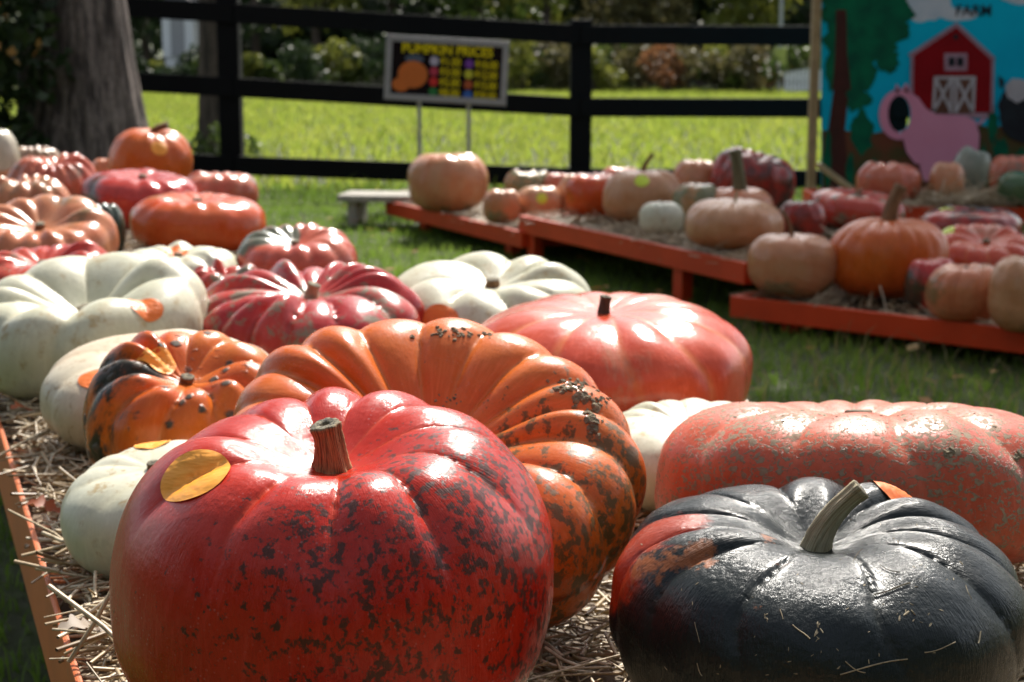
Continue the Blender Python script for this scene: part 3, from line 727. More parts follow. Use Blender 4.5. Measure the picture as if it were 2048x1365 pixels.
# dried mud, straw crumbs and scuffs stuck on the three nearest rinds
def crumbs(key, spots, mat, name, label, flat=0.5, seed=1, elong=1.0):
    root, bvh, off, r, q = PUMP[key]
    rr = random.Random(seed)
    bm = bmesh.new()
    for (u, v, su, sv, n, s0, s1) in spots:
        for _ in range(n):
            h = bvh.ray_cast(CAMV - off, ray(u + rr.gauss(0, su), v + rr.gauss(0, sv)))
            if h[0] is None: continue
            nrm = h[1]; s = rr.uniform(s0, s1)
            X = nrm.orthogonal().normalized(); X.rotate(Matrix.Rotation(rr.uniform(0, 6.28), 3, nrm)); Y = nrm.cross(X)
            Mx = Matrix.Translation(h[0]) @ Matrix(((X.x, Y.x, nrm.x, 0), (X.y, Y.y, nrm.y, 0), (X.z, Y.z, nrm.z, 0), (0, 0, 0, 1))) @ Matrix.Diagonal((s * elong, s / elong ** 0.5 * rr.uniform(0.5, 1.0), s * flat, 1))
            res = bmesh.ops.create_icosphere(bm, subdivisions=1, radius=1.0, matrix=Mx)
            for vv in res['verts']:
                vv.co += Vector((rr.gauss(0, 1), rr.gauss(0, 1), rr.gauss(0, 1))) * s * 0.12
    me = bpy.data.meshes.new(name)
    bm.to_mesh(me); bm.free()
    return tag(link(name, me, mat, root), label, kind='stuff')
crumbs('B', [(905, 668, 22, 6, 26, 0.0015, 0.004), (965, 668, 14, 3, 12, 0.0015, 0.0035), (1140, 772, 18, 6, 40, 0.002, 0.0045), (1165, 795, 14, 7, 40, 0.002, 0.005), (1185, 835, 8, 14, 46, 0.002, 0.005), (1205, 800, 5, 6, 10, 0.002, 0.004), (905, 800, 16, 7, 12, 0.001, 0.002), (1290, 905, 3, 3, 3, 0.001, 0.0025)],
       M['mud'], 'mud_crust', 'crumbly tan mud stuck to the rim', 0.45, 5)
M['crumb'] = simple('straw_crumb', (0.40, 0.32, 0.20), 0.8, 0.2, 200.0)
crumbs('L', [(1640, 1180, 190, 90, 26, 0.0005, 0.0011), (1800, 1130, 100, 60, 22, 0.0005, 0.0012), (1600, 1300, 160, 40, 18, 0.0005, 0.0011), (1530, 1235, 3, 4, 3, 0.001, 0.002), (1640, 1260, 5, 10, 4, 0.001, 0.0022), (1810, 1225, 10, 4, 4, 0.001, 0.0018)],
       M['crumb'], 'straw_crumbs', 'pale straw crumbs stuck to the dark rind', 0.3, 8, 2.2)
crumbs('K', [(1900, 905, 5, 5, 10, 0.002, 0.004), (2040, 910, 5, 5, 6, 0.002, 0.004), (1700, 830, 200, 18, 60, 0.0008, 0.002)], M['mud'], 'mud_crust', 'bits of dried mud on the salmon rind', 0.4, 9, 1.3)
def wisps(key, lines):
    """thin straw fibres lying on the rind"""
    root, bvh, off, r, q = PUMP[key]
    V = []; F = []
    for (u0, v0, u1, v1, w) in lines:
        prev = None
        for i in range(9):
            t = i / 8
            u = u0 + (u1 - u0) * t; v = v0 + (v1 - v0) * t + 5 * math.sin(t * 3.1 + u0)
            h = bvh.ray_cast(CAMV - off, ray(u, v))
            if h[0] is None: prev = None; continue
            p = h[0] + h[1] * 0.0008
            side = h[1].cross(Vector((u1 - u0, 0, v0 - v1))).normalized() * w
            a = len(V); V += [p - side, p + h[1] * w, p + side]
            if prev is not None: F += [(prev, prev + 1, a + 1, a), (prev + 1, prev + 2, a + 2, a + 1)]
            prev = a
    tag(link('straw_fibres', mesh_pd('straw_fibres', V, F), M['crumb'], root), 'thin pale straw fibres stuck to the rind', kind='stuff')
wisps('L', [(1748, 1186, 1820, 1172, 0.0007), (1760, 1128, 1800, 1150, 0.0005), (1705, 1122, 1726, 1104, 0.0004), (1585, 1246, 1620, 1284, 0.0005), (1680, 1346, 1815, 1322, 0.0005),
            (1848, 1302, 1910, 1288, 0.0004), (1930, 1168, 1942, 1205, 0.0006), (1960, 1265, 1955, 1285, 0.0008), (1390, 1240, 1400, 1290, 0.0003), (1690, 1324, 1730, 1345, 0.0004), (1560, 1215, 1566, 1245, 0.0004), (1395, 1325, 1405, 1352, 0.0005)])

# ---------------------------------------------------------------- tables
def table(name, label, c0, dirv, length, width, ztop, mat, board_h=0.09, leg_sets=None, straw=True, th=0.022):
    """low display table: deck, four border boards, legs. c0 = front corner, dirv = along the front edge; width goes to the left of dirv"""
    d = Vector((dirv[0], dirv[1], 0)).normalized()
    rz = math.atan2(d.y, d.x)
    root = empty(name, (c0[0], c0[1], 0), label, 'table', None, rz)
    L, Wd = length, width
    n = max(2, round(Wd / 0.19))
    pw = Wd / n
    for i in range(n):
        box('deck_plank', th, L - th, max(th, i * pw + 0.002), min(Wd - th, (i + 1) * pw - 0.002), ztop - 0.040, ztop - 0.022, M['deckwood'], root)
    zt = ztop + 0.008
    box('border_board', 0, L, 0, th - 0.001, zt - board_h, zt, mat, root, 0.0025)
    box('border_board', 0, L, Wd - th + 0.001, Wd, zt - board_h, zt, mat, root, 0.0025)
    box('border_board', 0, th - 0.001, th, Wd - th, zt - board_h, zt - 0.002, mat, root, 0.0025)
    box('border_board', L - th + 0.001, L, th, Wd - th, zt - board_h, zt - 0.002, mat, root, 0.0025)
    for (lx, ly) in (leg_sets or [(0.12, 0.06), (L - 0.12, 0.06), (0.12, Wd - 0.06), (L - 0.12, Wd - 0.06)]):
        box('leg', lx - 0.04, lx + 0.04, ly - 0.028, ly + 0.028, 0.0, ztop - 0.042, mat, root, 0.003)
    return root, rz

sl = Vector((-0.375, 1.0)).normalized()
# the long front table is two tables end to end; its border runs away to the left
def front_table(y0, y1, xr_off, label):
    a = Vector((tx(y0), y0)); L = (y1 - y0) / sl.y
    wid = (0.665 - 0.375 * (0) - tx(1.79)) * sl.y + xr_off
    # front edge = right side, so the deck extends to the left of sl
    c0 = (a.x + wid * sl.y, a.y + wid * (-sl.x))
    return table('display_table', label, c0, sl, L, wid, TZ - 0.012, M['tableorange'], 0.11,
                 [(0.15, 0.12), (L - 0.15, 0.12), (0.15, wid - 0.34), (L - 0.15, wid - 0.34)], th=0.008), wid
front_table(0.72, 3.10, 0.0, 'long orange table strewn with straw that carries the largest pumpkins')
front_table(3.12, 6.75, -0.17, 'orange table continuing behind the first, in front of the tree')
table('display_table', 'near low red table carrying the big deep orange pumpkin', (0.868, 6.50), (0.749, -0.662), 2.3, 1.55, Z1 - 0.006, M['tablepaint'], 0.085, [(0.22, 0.12), (1.9, 0.06), (0.22, 1.45), (1.9, 1.45)])
table('display_table', 'middle red table with legs carrying the big plump tan pumpkin', (0.035, 8.64), (0.42, -0.907), 2.17, 1.62, Z2 - 0.006, M['tablepaint'], 0.09, [(0.10, 0.05), (1.60, 0.05), (0.15, 1.5), (1.55, 1.5)])
table('display_table', 'far red table carrying the large dusty pink pumpkin', (-0.80, 10.40), (0.42, -0.908), 2.02, 1.25, Z3 - 0.006, M['tablepaint'], 0.085, [(0.45, 0.10), (1.70, 0.10), (0.3, 1.1), (1.7, 1.1)])
table('display_table', 'back red table with a straw heap in front of the painted board', (1.72, 8.62), (1.0, 0.0), 2.2, 1.15, Z4 - 0.006, M['tablepaint'], 0.09)

# grey plank bench at the end of the far table
br = empty('plank_bench', (-0.78, 10.45, -0.05), 'weathered grey plank bench at the end of the far red table', 'bench', None, R(-8))
box('seat_plank', -0.30, 0.40, -0.16, 0.02, 0.215, 0.255, M['greywood'], br, 0.004)
box('seat_plank', -0.30, 0.40, 0.03, 0.21, 0.215, 0.255, M['greywood'], br, 0.004)
box('leg', -0.24, -0.18, -0.13, 0.18, 0.0, 0.214, M['greywood'], br, 0.004)
box('leg', 0.22, 0.28, -0.13, 0.18, 0.0, 0.214, M['greywood'], br, 0.004)

# ---------------------------------------------------------------- straw
def straw_mat():
    t = NT('straw'); g = t.n('NewGeometry')
    rnd = g.outputs['Random Per Island']
    ramp = t.n('ValToRGB'); t.l(rnd, ramp.inputs[0])
    e = ramp.color_ramp.elements
    e[0].position = 0.0; e[0].color = (0.20, 0.13, 0.07, 1)
    e[1].position = 1.0; e[1].color = (0.78, 0.68, 0.50, 1)
    x = e.new(0.3); x.color = (0.44, 0.32, 0.17, 1)
    x = e.new(0.65); x.color = (0.64, 0.51, 0.32, 1)
    f = t.noise(g.outputs['Position'], 160.0, 3.0)
    t.set(Base_Color=t.mix(t.step(f, 0.35, 0.75), ramp.outputs[0], (0.30, 0.22, 0.12)), Roughness=0.42)
    return t.m
M['straw'] = straw_mat()
def straw(name, label, pts, ln, rad, flat=0.35, seed=1, stack=0.02, zfun=None):
    """pts: (n,3) base positions; each stalk a five sided tube, some lifted, slightly bent"""
    rr = np.random.default_rng(seed)
    n = len(pts)
    a = rr.uniform(0, 2 * np.pi, n); el = rr.normal(0, flat, n) * rr.uniform(0, 1, n)
    L = ln * rr.lognormal(0, 0.45, n)
    d = np.stack([np.cos(a) * np.cos(el), np.sin(a) * np.cos(el), np.sin(el)], 1)
    c = np.array(pts, dtype=float)
    c[:, 2] += rr.uniform(0.0, 1.0, n) ** 1.5 * stack + np.abs(np.sin(el)) * L * 0.42
    r = rad * rr.uniform(0.45, 1.3, n)
    sag = rr.normal(0, 0.06, n) * L
    X = np.cross(d, np.array([0, 0, 1.0])); X /= np.linalg.norm(X, axis=1, keepdims=True)
    Y = np.cross(d, X)
    K = 5; S = 3
    V = np.zeros((n, S, K, 3))
    for i in range(S):
        t = i / (S - 1) - 0.5
        pc = c + d * (L * t)[:, None] + X * (sag * (1 - 4 * t * t))[:, None]
        for j in range(K):
            ang = 2 * math.pi * j / K
            V[:, i, j] = pc + (X * math.cos(ang) + Y * math.sin(ang) * 0.75) * r[:, None]
    base = (np.arange(n) * S * K)[:, None]
    q = []
    for i in range(S - 1):
        for j in range(K):
            j2 = (j + 1) % K
            q.append([i * K + j, i * K + j2, (i + 1) * K + j2, (i + 1) * K + j])
    F = (base[:, :, None] + np.array(q)[None]).reshape(-1, 4)
    me = mesh_np(name, V.reshape(-1, 3), F)
    return tag(link(name, me, M['straw'], smooth=True), label, kind='stuff')

def strip_pts(n, y0, y1, a, b, seed):
    """points on the long table between fractions a..b of its width measured from the left border"""
    rr = np.random.default_rng(seed)
    y = rr.uniform(y0, y1, n); f = rr.uniform(a, b, n)
    x = np.array([tx(k) for k in y]) + 0.025 + f * 1.15
    return np.stack([x, y, np.full(n, TZ - 0.028)], 1)
P1 = strip_pts(9000, 0.95, 3.2, 0.0, 0.33, 3)
P2 = strip_pts(10000, 0.95, 3.2, 0.3, 0.98, 4)
P3 = strip_pts(3500, 3.2, 6.7, 0.0, 0.85, 5)
straw('straw', 'dry golden straw spread under the pumpkins of the long front table', np.concatenate([P1, P2, P3]), 0.046, 0.0021, 0.28, 6, 0.034)
# longer stalks poking over the border board
rr_ = np.random.default_rng(17)
yy = rr_.uniform(1.36, 1.75, 34)
P4 = np.stack([[tx(k) for k in yy] + rr_.normal(0.04, 0.02, 34), yy, np.full(34, TZ + 0.008)], 1)
straw('straw', 'long straw stalks poking over the orange border board', P4, 0.06, 0.0022, 0.4, 18, 0.012)
def table_straw(n, c0, dirv, L, Wd, z, seed, label, stack=0.03):
    rr = np.random.default_rng(seed)
    d = np.array([dirv[0], dirv[1]]); d = d / np.linalg.norm(d); p = np.array([-d[1], d[0]])
    s = rr.uniform(0.04, L - 0.04, n); w = rr.uniform(0.03, Wd - 0.04, n)
    xy = np.array(c0)[None] + s[:, None] * d + w[:, None] * p
    straw('straw', label, np.concatenate([xy, np.full((n, 1), z - 0.026)], 1), 0.09, 0.0026, 0.4, seed, stack)
table_straw(2600, (0.868, 6.50), (0.749, -0.662), 2.3, 1.55, Z1, 21, 'straw under the pumpkins of the near red table')
table_straw(3200, (0.035, 8.64), (0.42, -0.907), 2.17, 1.62, Z2, 22, 'straw under the pumpkins of the middle red table', 0.045)
table_straw(1500, (-0.80, 10.40), (0.42, -0.908), 2.02, 1.25, Z3, 23, 'straw under the pumpkins of the far red table')
hp = np.random.default_rng(31)
hx = hp.normal(0, 0.26, 2600); hy = hp.uniform(-0.1, 0.45, 2600)
straw('straw', 'straw heap on the back red table', np.stack([2.45 + hx, 8.72 + hy, Z4 - 0.02 + 0.05 * hp.uniform(0, 1, 2600) * np.exp(-(hx / 0.3) ** 2)], 1), 0.09, 0.0028, 0.5, 32, 0.03)

# dry oak leaves in the straw
M['oakleaf'] = leafy('dry_oak_leaf', (0.34, 0.27, 0.20), (0.44, 0.38, 0.31), 0.25, 0.6, 40.0)
def oak_leaf(name, label, c, size, rz, tilt, mat, group=None):
    pts = []
    n = 40
    for s in (1, -1):
        seg = []
        for i in range(n + 1):
            t = i / n
            w = (0.30 * math.sin(math.pi * min(1, t * 1.02)) ** 0.7) * (0.72 + 0.30 * math.sin(t * 22.0)) + 0.012
            seg.append((t - 0.5, s * w))
        pts.append(seg)
    V = []; F = []
    for i in range(n + 1):
        t = i / n
        curl = 0.10 * math.sin(t * 5)
        V += [(pts[0][i][0], pts[0][i][1], 0.16 * pts[0][i][1] + curl), (pts[0][i][0], 0, curl - 0.01), (pts[1][i][0], pts[1][i][1], -0.2 * pts[1][i][1] + curl)]
    for i in range(n):
        a = i * 3
        F += [(a, a + 1, a + 4, a + 3), (a + 1, a + 2, a + 5, a + 4)]
    me = mesh_pd(name, [tuple(k * size for k in v) for v in V], F)
    o = link(name, me, mat, smooth=True)
    o.location = c; o.rotation_euler = (R(tilt), R(8), rz)
    return tag(o, label, 'leaf', group)
p_ = at(165, 1248, 1.47); oak_leaf('dry_leaf', 'grey dry oak leaf lying flat in the straw', (p_.x, p_.y, TZ + 0.014), 0.05, R(40), 14, M['oakleaf'])
p_ = at(203, 1250, 1.46); oak_leaf('dry_leaf', 'pale dry oak leaf leaning against the red specked pumpkin', (p_.x, p_.y, TZ + 0.017), 0.045, R(110), 25, M['oakleaf'])
M['redleaf'] = leafy('russet_leaf', (0.28, 0.06, 0.02), (0.35, 0.10, 0.03), 0.3, 0.55, 40.0)
for k, (uu, vv, dd, lb) in enumerate([(90, 1010, 1.88, 'russet leaf scrap in the straw beside the cream pumpkin'), (45, 822, 2.42, 'russet leaf in the straw beside the buff white pumpkin')]):
    p_ = at(uu, vv, dd); oak_leaf('dry_leaf', lb, (p_.x, p_.y, TZ + 0.016), 0.045, R(60 * k), 18, M['redleaf'])
# leaves scattered over the lawn
fl = np.random.default_rng(41); nlf = 260
lx = fl.uniform(-1.6, 3.0, nlf); ly = fl.uniform(4.5, 12.8, nlf); la = fl.uniform(0, 6.28, nlf); ls = fl.uniform(0.02, 0.04, nlf)
cv = np.stack([lx, ly, np.full(nlf, 0.05)], 1)
e1 = np.stack([np.cos(la), np.sin(la), fl.uniform(-.3, .3, nlf)], 1) * ls[:, None]; e2 = np.stack([-np.sin(la), np.cos(la), fl.uniform(-.3, .3, nlf)], 1) * ls[:, None] * 0.7
M['fallen'] = leafy('fallen_leaf', (0.42, 0.16, 0.03), (0.40, 0.28, 0.10), 0.4, 0.6)
Vl = np.stack([cv - e1, cv + e2, cv + e1, cv - e2], 1).reshape(-1, 3)
tag(link('fallen_leaves', mesh_np('fallen_leaves', Vl, np.arange(nlf * 4).reshape(-1, 4)), M['fallen']), 'orange fallen leaves scattered over the lawn', kind='stuff')

# ---------------------------------------------------------------- fence
FY = 13.2
fence = empty('board_fence', (0, 0, 0), 'black three rail board fence between lawn and field', 'fence')
posts = [(-215, -45, 400), (467, -12, 395), (1160, 40, 400), (1783, 42, 400), (2420, 42, 400)]
PX = []
for (u, vt, vb) in posts:
    p0 = at(u, 375, FY); p1 = at(u, vt, FY)
    PX.append(p0.x)
    w = 0.085
    box('post', -w, w, -w, w, -0.1, p1.z, M['fence'], fence, 0.008, (p0.x, FY, 0))
rails = [[(-215, -12), (467, 27), (1160, 70), (1783, 73), (2420, 73)], [(-215, 138), (467, 175), (1160, 215), (1783, 217), (2420, 217)], [(-215, 300), (467, 331), (1160, 356), (1783, 360), (2420, 360)]]
for rw in rails:
    for k in range(4):
        a = at(*rw[k], FY - 0.10); b = at(*rw[k + 1], FY - 0.10)
        e = (b - a).normalized() * 0.004
        beam('rail', a + e, b - e, 0.150, 0.03, M['fence'], fence, 0.004)

# ---------------------------------------------------------------- price sign
M['signgrey'] = simple('sign_frame_grey', (0.30, 0.30, 0.31), 0.5, 0.05)
M['signblack'] = simple('sign_print_black', (0.010, 0.006, 0.007), 0.7, 0.1, 20.0, 0.0, 60.0, 0.1)
M['signyellow'] = simple('sign_print_yellow', (0.82, 0.68, 0.01), 0.6, 0.05, 20.0, 0.0, 60.0, 0.15)
M['galv'] = simple('galvanised_wire', (0.35, 0.37, 0.36), 0.4, 0.05)
def flat(name, c, t=0.55): return simple(name, c, t, 0.08, 6.0)
SY = 11.9
tl, tr, bl = at(770, 70, SY), at(1016, 84, SY), at(768, 200, SY)
SW = (tr - tl).length; SH = (tl - bl).length
X = (tr - tl).normalized(); ang = math.atan2(X.z, X.x)
cen = at(893, 141, SY)
sg = empty('price_sign', (cen.x, SY, 0), 'yard sign with yellow lettering on black in a grey frame on two wire stakes', 'sign')
SR = Matrix.Translation((0, 0, cen.z)) @ Matrix.Rotation(-ang, 4, 'Y')
def sbox(name, x0, x1, z0, z1, y0, y1, mat, parent, bev=0.0):
    o = box(name, x0, x1, y0, y1, z0, z1, mat, parent, bev)
    o.data.transform(SR)
    return o
fw = 0.045
sbox('sign_panel', -SW / 2 + 0.01, SW / 2 - 0.01, -SH / 2 + 0.01, SH / 2 - 0.01, -0.004, 0.006, M['signblack'], sg)
for (a, b, c, d) in ((-SW / 2, SW / 2, SH / 2 - fw, SH / 2), (-SW / 2, SW / 2, -SH / 2, -SH / 2 + fw), (-SW / 2, -SW / 2 + fw, -SH / 2 + fw + .001, SH / 2 - fw - .001), (SW / 2 - fw, SW / 2, -SH / 2 + fw + .001, SH / 2 - fw - .001)):
    sbox('frame_bar', a, b, c, d, -0.018, 0.014, M['signgrey'], sg, 0.004)
def text_mesh(name, txt, x, z, size, mat, parent, MX, y, sx=1.0, align='LEFT', bold=0.0):
    cu = bpy.data.curves.new(name, 'FONT')
    cu.body = txt; cu.size = size; cu.align_x = align; cu.offset = bold
    ob = bpy.data.objects.new('tmp_text', cu)
    COL.objects.link(ob)
    dg = bpy.context.evaluated_depsgraph_get()
    me = bpy.data.meshes.new_from_object(ob.evaluated_get(dg))
    bpy.data.objects.remove(ob)
    me.name = name
    me.transform(MX @ Matrix.Translation((x, y, z)) @ Matrix.Rotation(R(90), 4, 'X') @ Matrix.Diagonal((sx, 1, 1, 1)))
    me.materials.clear()
    return link(name, me, mat, parent)
text_mesh('title_lettering', 'PUMPKIN PRICES', 0.0, SH / 2 - 0.118, 0.092, M['signyellow'], sg, SR, -0.0065, 0.94, 'CENTER', 0.002)
def disc(name, x, z, rx, rz_, mat, parent, MX, y, n=28):
    V = [(x + rx * math.cos(2 * math.pi * i / n), y, z + rz_ * math.sin(2 * math.pi * i / n)) for i in range(n)]
    me = mesh_pd(name, V, [tuple(range(n))])
    me.transform(MX)
    return link(name, me, mat, parent)
k = SW / 246.0                                    # metres per photograph pixel on the sign
M['p_or'] = flat('print_orange', (0.60, 0.14, 0.012)); M['p_pale'] = flat('print_pale', (0.45, 0.45, 0.48)); M['p_blue'] = flat('print_slate', (0.06, 0.09, 0.14))
disc('printed_picture', (828 - 893) * k, (141 - 122) * k, 19 * k, 9 * k, M['p_blue'], sg, SR, -0.0055)
disc('printed_pumpkin', (826 - 893) * k, (141 - 153) * k, 30 * k, 27 * k, M['p_or'], sg, SR, -0.0065)
disc('printed_pumpkin', (803 - 893) * k, (141 - 174) * k, 18 * k, 14 * k, M['p_or'], sg, SR, -0.0075)
for i, (c, pc, tx_) in enumerate([((0.45, 0.42, 0.55), 0, '$1.00'), ((0.42, 0.02, 0.06), 0, '$3.00'), ((0.60, 0.01, 0.01), 0, '$5.00'), ((0.0, 0.16, 0.03), 0, '$8.00'),
                                 ((0.16, 0.03, 0.34), 1, '$10.00'), ((0.48, 0.48, 0.02), 1, '$12.00'), ((0.38, 0.07, 0.01), 1, '$15.00'), ((0.02, 0.12, 0.48), 1, '$20.00')]):
    r_ = i % 4
    m_ = flat('print_dot_%d' % i, c)
    ux = (868 if pc == 0 else 938); uz = 124 + r_ * 20.5 + (2 if pc else 0)
    disc('colour_dot', (ux - 893) * k, (141 - uz) * k, 9.0 * k, 9.0 * k, m_, sg, SR, -0.0060 - 0.0003 * r_)
    text_mesh('price_lettering', tx_, (ux + 12 - 893) * k, (141 - uz - 7) * k, 21 * k, M['signyellow'], sg, SR, -0.0064, 0.86 if pc == 0 else 0.78, 'LEFT', 0.001)
for ux in (838, 937):
    p = at(ux, 205, SY)
    z1 = cen.z - SH / 2 + 0.05
    box('stake', -0.014, 0.014, 0.015, 0.027, -0.05, z1, M['galv'], sg, 0.002, (p.x - cen.x, 0, 0))

# ---------------------------------------------------------------- painted farm board
MY = 10.9
mb = empty('painted_board', (at(1640, 300, MY).x, MY, 0), 'photo board painted with a red barn, tree, cow and pink pig with a face hole', 'board')
ox = mb.location.x
def mp(u, v): 
    p = at(u, v, MY); return (p.x - ox, p.z)
HC = (1798, 228)
hole = [(1798 + 23 * math.cos(2 * math.pi * i / 28), 228 + 37 * math.sin(2 * math.pi * i / 28)) for i in range(28)]
def poly_with_hole(name, outer, holes, mat, y0, y1=None):
    bm = bmesh.new()
    edges = []
    for loop in [outer] + holes:
        vv = [bm.verts.new((*(mp(*p)[:1]), y0, mp(*p)[1])) for p in loop]
        edges += [bm.edges.new((vv[i], vv[(i + 1) % len(vv)])) for i in range(len(vv))]
    bmesh.ops.triangle_fill(bm, use_beauty=True, use_dissolve=False, edges=edges)
    for f in bm.faces:
        f.normal_update()
        if f.normal.y > 0: f.normal_flip()
    if y1 is not None:
        ex = bmesh.ops.extrude_face_region(bm, geom=bm.faces[:])
        for v in [g for g in ex['geom'] if isinstance(g, bmesh.types.BMVert)]: v.co.y = y1
        bmesh.ops.recalc_face_normals(bm, faces=bm.faces[:])
    me = bpy.data.meshes.new(name)
    bm.to_mesh(me); bm.free()
    return link(name, me, mat, mb)
def pm(name, c, c2=None, scale=8.0): return simple(name, c, 0.7, 0.12, scale, 0.0, 60.0, 0.12, c2)
M['m_sky'] = pm('paint_sky', (0.0, 0.46, 0.66), (0.0, 0.38, 0.58), 2.0)
M['m_ground'] = pm('paint_earth', (0.15, 0.045, 0.025), (0.045, 0.06, 0.02), 5.0)
M['m_trunk'] = pm('paint_trunk', (0.07, 0.022, 0.018), (0.045, 0.02, 0.016))
M['m_green'] = pm('paint_green', (0.003, 0.13, 0.06), (0.003, 0.07, 0.04), 9.0)
M['m_cloud'] = pm('paint_cloud', (0.55, 0.58, 0.62), (0.42, 0.50, 0.57))
M['m_red'] = pm('paint_barn_red', (0.24, 0.004, 0.008), (0.20, 0.004, 0.007))
M['m_trim'] = pm('paint_trim', (0.36, 0.24, 0.30), (0.28, 0.16, 0.20))
M['m_white'] = pm('paint_white', (0.45, 0.43, 0.45), (0.38, 0.36, 0.38))
M['m_dark'] = pm('paint_dark', (0.02, 0.025, 0.03), (0.015, 0.015, 0.02))
M['m_brown'] = pm('paint_brown', (0.13, 0.06, 0.04), (0.10, 0.045, 0.03))
M['m_pink'] = pm('paint_pink', (0.66, 0.28, 0.40), (0.62, 0.25, 0.36), 3.0)
poly_with_hole('plywood_panel', [(1643, -330), (2330, -330), (2330, 385), (1643, 385)], [hole], M['m_sky'], 0.0, 0.012)
yl = -0.0015
def paint(name, pts, mat, layer, holes=(), parent=None):
    o = poly_with_hole(name, pts, list(holes), mat, yl * layer)
    if parent is not None: o.parent = parent
    return o
rp = random.Random(5)
paint('painted_earth', [(1644, 262)] + [(1644 + i * 26, 258 + rp.uniform(-12, 10)) for i in range(1, 26)] + [(2328, 262), (2328, 384), (1644, 384)], M['m_ground'], 1)
def blob(cx, cy, rx, ry, n=26, j=0.16, seed=0):
    q_ = random.Random(seed)
    return [(cx + rx * (1 + q_.uniform(-j, j)) * math.cos(2 * math.pi * i / n), cy + ry * (1 + q_.uniform(-j, j)) * math.sin(2 * math.pi * i / n)) for i in range(n)]
paint('painted_cloud', blob(1850, 8, 55, 36, seed=1, j=0.1), M['m_cloud'], 1)
paint('painted_cloud', blob(1915, 30, 40, 12, seed=2, j=0.1), M['m_cloud'], 1.3)
paint('painted_cloud', blob(2060, -8, 60, 18, seed=3, j=0.1), M['m_cloud'], 1)
paint('painted_trunk', [(1664, 60), (1710, 60), (1700, 160), (1690, 260), (1698, 384), (1648, 384), (1656, 260), (1668, 170)], M['m_trunk'], 2)
for i, (cx, cy, rx, ry) in enumerate([(1700, 10, 60, 60), (1770, 20, 55, 40), (1690, 80, 42, 50), (1745, 85, 50, 42), (1775, 120, 24, 26), (1720, 140, 30, 40), (1712, 190, 20, 34), (1668, 140, 16, 42), (1796, 62, 26, 22), (1730, 200, 14, 14)]):
    paint('painted_leaves', blob(cx, cy, rx, ry, 22, 0.22, 10 + i), M['m_green'], 3 + 0.13 * i)
paint('painted_branch', [(1672, 20), (1692, 20), (1694, 110), (1702, 180), (1664, 180), (1670, 110)], M['m_trunk'], 4.6)
for i, (cx, cy, rx, ry) in enumerate([(1725, 265, 22, 42), (1655, 320, 9, 55), (1700, 345, 8, 40), (1745, 350, 18, 30), (1985, 250, 10, 40), (2000, 310, 16, 34), (1968, 330, 10, 40), (1765, 380, 20, 20), (2040, 340, 20, 40)]):
    paint('painted_grass', blob(cx, cy, rx, ry, 18, 0.25, 40 + i), M['m_green'], 2.1 + 0.13 * i)
# barn
barn = paint('painted_barn', [(1826, 112), (1912, 50), (1984, 118), (1980, 226), (1826, 226)], M['m_red'], 5)
def strip(name, a, b, w, mat, layer, parent=None):
    dx, dy = b[0] - a[0], b[1] - a[1]; l_ = math.hypot(dx, dy); nx_, ny_ = -dy / l_ * w / 2, dx / l_ * w / 2
    return paint(name, [(a[0] + nx_, a[1] + ny_), (b[0] + nx_, b[1] + ny_), (b[0] - nx_, b[1] - ny_), (a[0] - nx_, a[1] - ny_)], mat, layer, (), parent)
strip('painted_trim', (1818, 112), (1914, 49), 8, M['m_trim'], 6, barn); strip('painted_trim', (1912, 49), (1988, 120), 8, M['m_trim'], 6.3, barn)
strip('painted_trim', (1824, 108), (1822, 200), 6, M['m_trim'], 6.6, barn); strip('painted_trim', (1985, 116), (1983, 226), 6, M['m_trim'], 6.9, barn)
strip('painted_trim', (1860, 230), (1976, 232), 10, M['m_trim'], 6, barn)
win = paint('painted_window', [(1888, 107), (1934, 107), (1934, 142), (1888, 142)], M['m_trim'], 6); paint('painted_pane', [(1896, 115), (1909, 115), (1909, 133), (1896, 133)], M['m_dark'], 7, (), win); paint('painted_pane', [(1913, 115), (1926, 115), (1926, 133), (1913, 133)], M['m_dark'], 7, (), win)
pdoor = paint('painted_door', [(1868, 152), (1952, 152), (1948, 228), (1862, 228)], M['m_brown'], 6.2)
for a, b in [((1870, 154), (1866, 226)), ((1904, 154), (1900, 226)), ((1912, 154), (1910, 226)), ((1948, 154), (1945, 226)), ((1868, 156), (1951, 156)), ((1870, 156), (1902, 224)), ((1903, 156), (1866, 224)), ((1912, 156), (1944, 224)), ((1947, 156), (1911, 224))]:
    strip('painted_door_bar', a, b, 6, M['m_white'], 7 + (a[0] + b[0] + a[1]) % 7 * 0.1, pdoor)
disc_pts = [(1911 + 6 * math.cos(i * 0.63), 74 + 6 * math.sin(i * 0.63)) for i in range(10)]
paint('painted_vent', disc_pts, M['m_dark'], 6, (), barn)
# pig with the face hole
head = [(1797 + 40 * math.cos(2 * math.pi * i / 30), 230 + 50 * math.sin(2 * math.pi * i / 30)) for i in range(30)]
paint('painted_pig_head', head, M['m_pink'], 8, [hole])
paint('painted_pig_body', [(1822, 186), (1836, 196), (1852, 218), (1872, 229), (1930, 232), (1950, 242), (1958, 270), (1956, 300), (1942, 322), (1915, 334), (1860, 335), (1828, 326), (1812, 305), (1806, 280), (1816, 268), (1826, 245), (1828, 225)], M['m_pink'], 9)
paint('painted_pig_ear', [(1786, 190), (1792, 168), (1804, 184)], M['m_pink'], 9); paint('painted_pig_ear', [(1800, 182), (1812, 166), (1824, 190)], M['m_pink'], 9.4)
paint('painted_pig_ear_inside', [(1789, 187), (1793, 174), (1799, 184)], M['m_trunk'], 10); paint('painted_pig_ear_inside', [(1806, 183), (1812, 173), (1818, 187)], M['m_trunk'], 10)
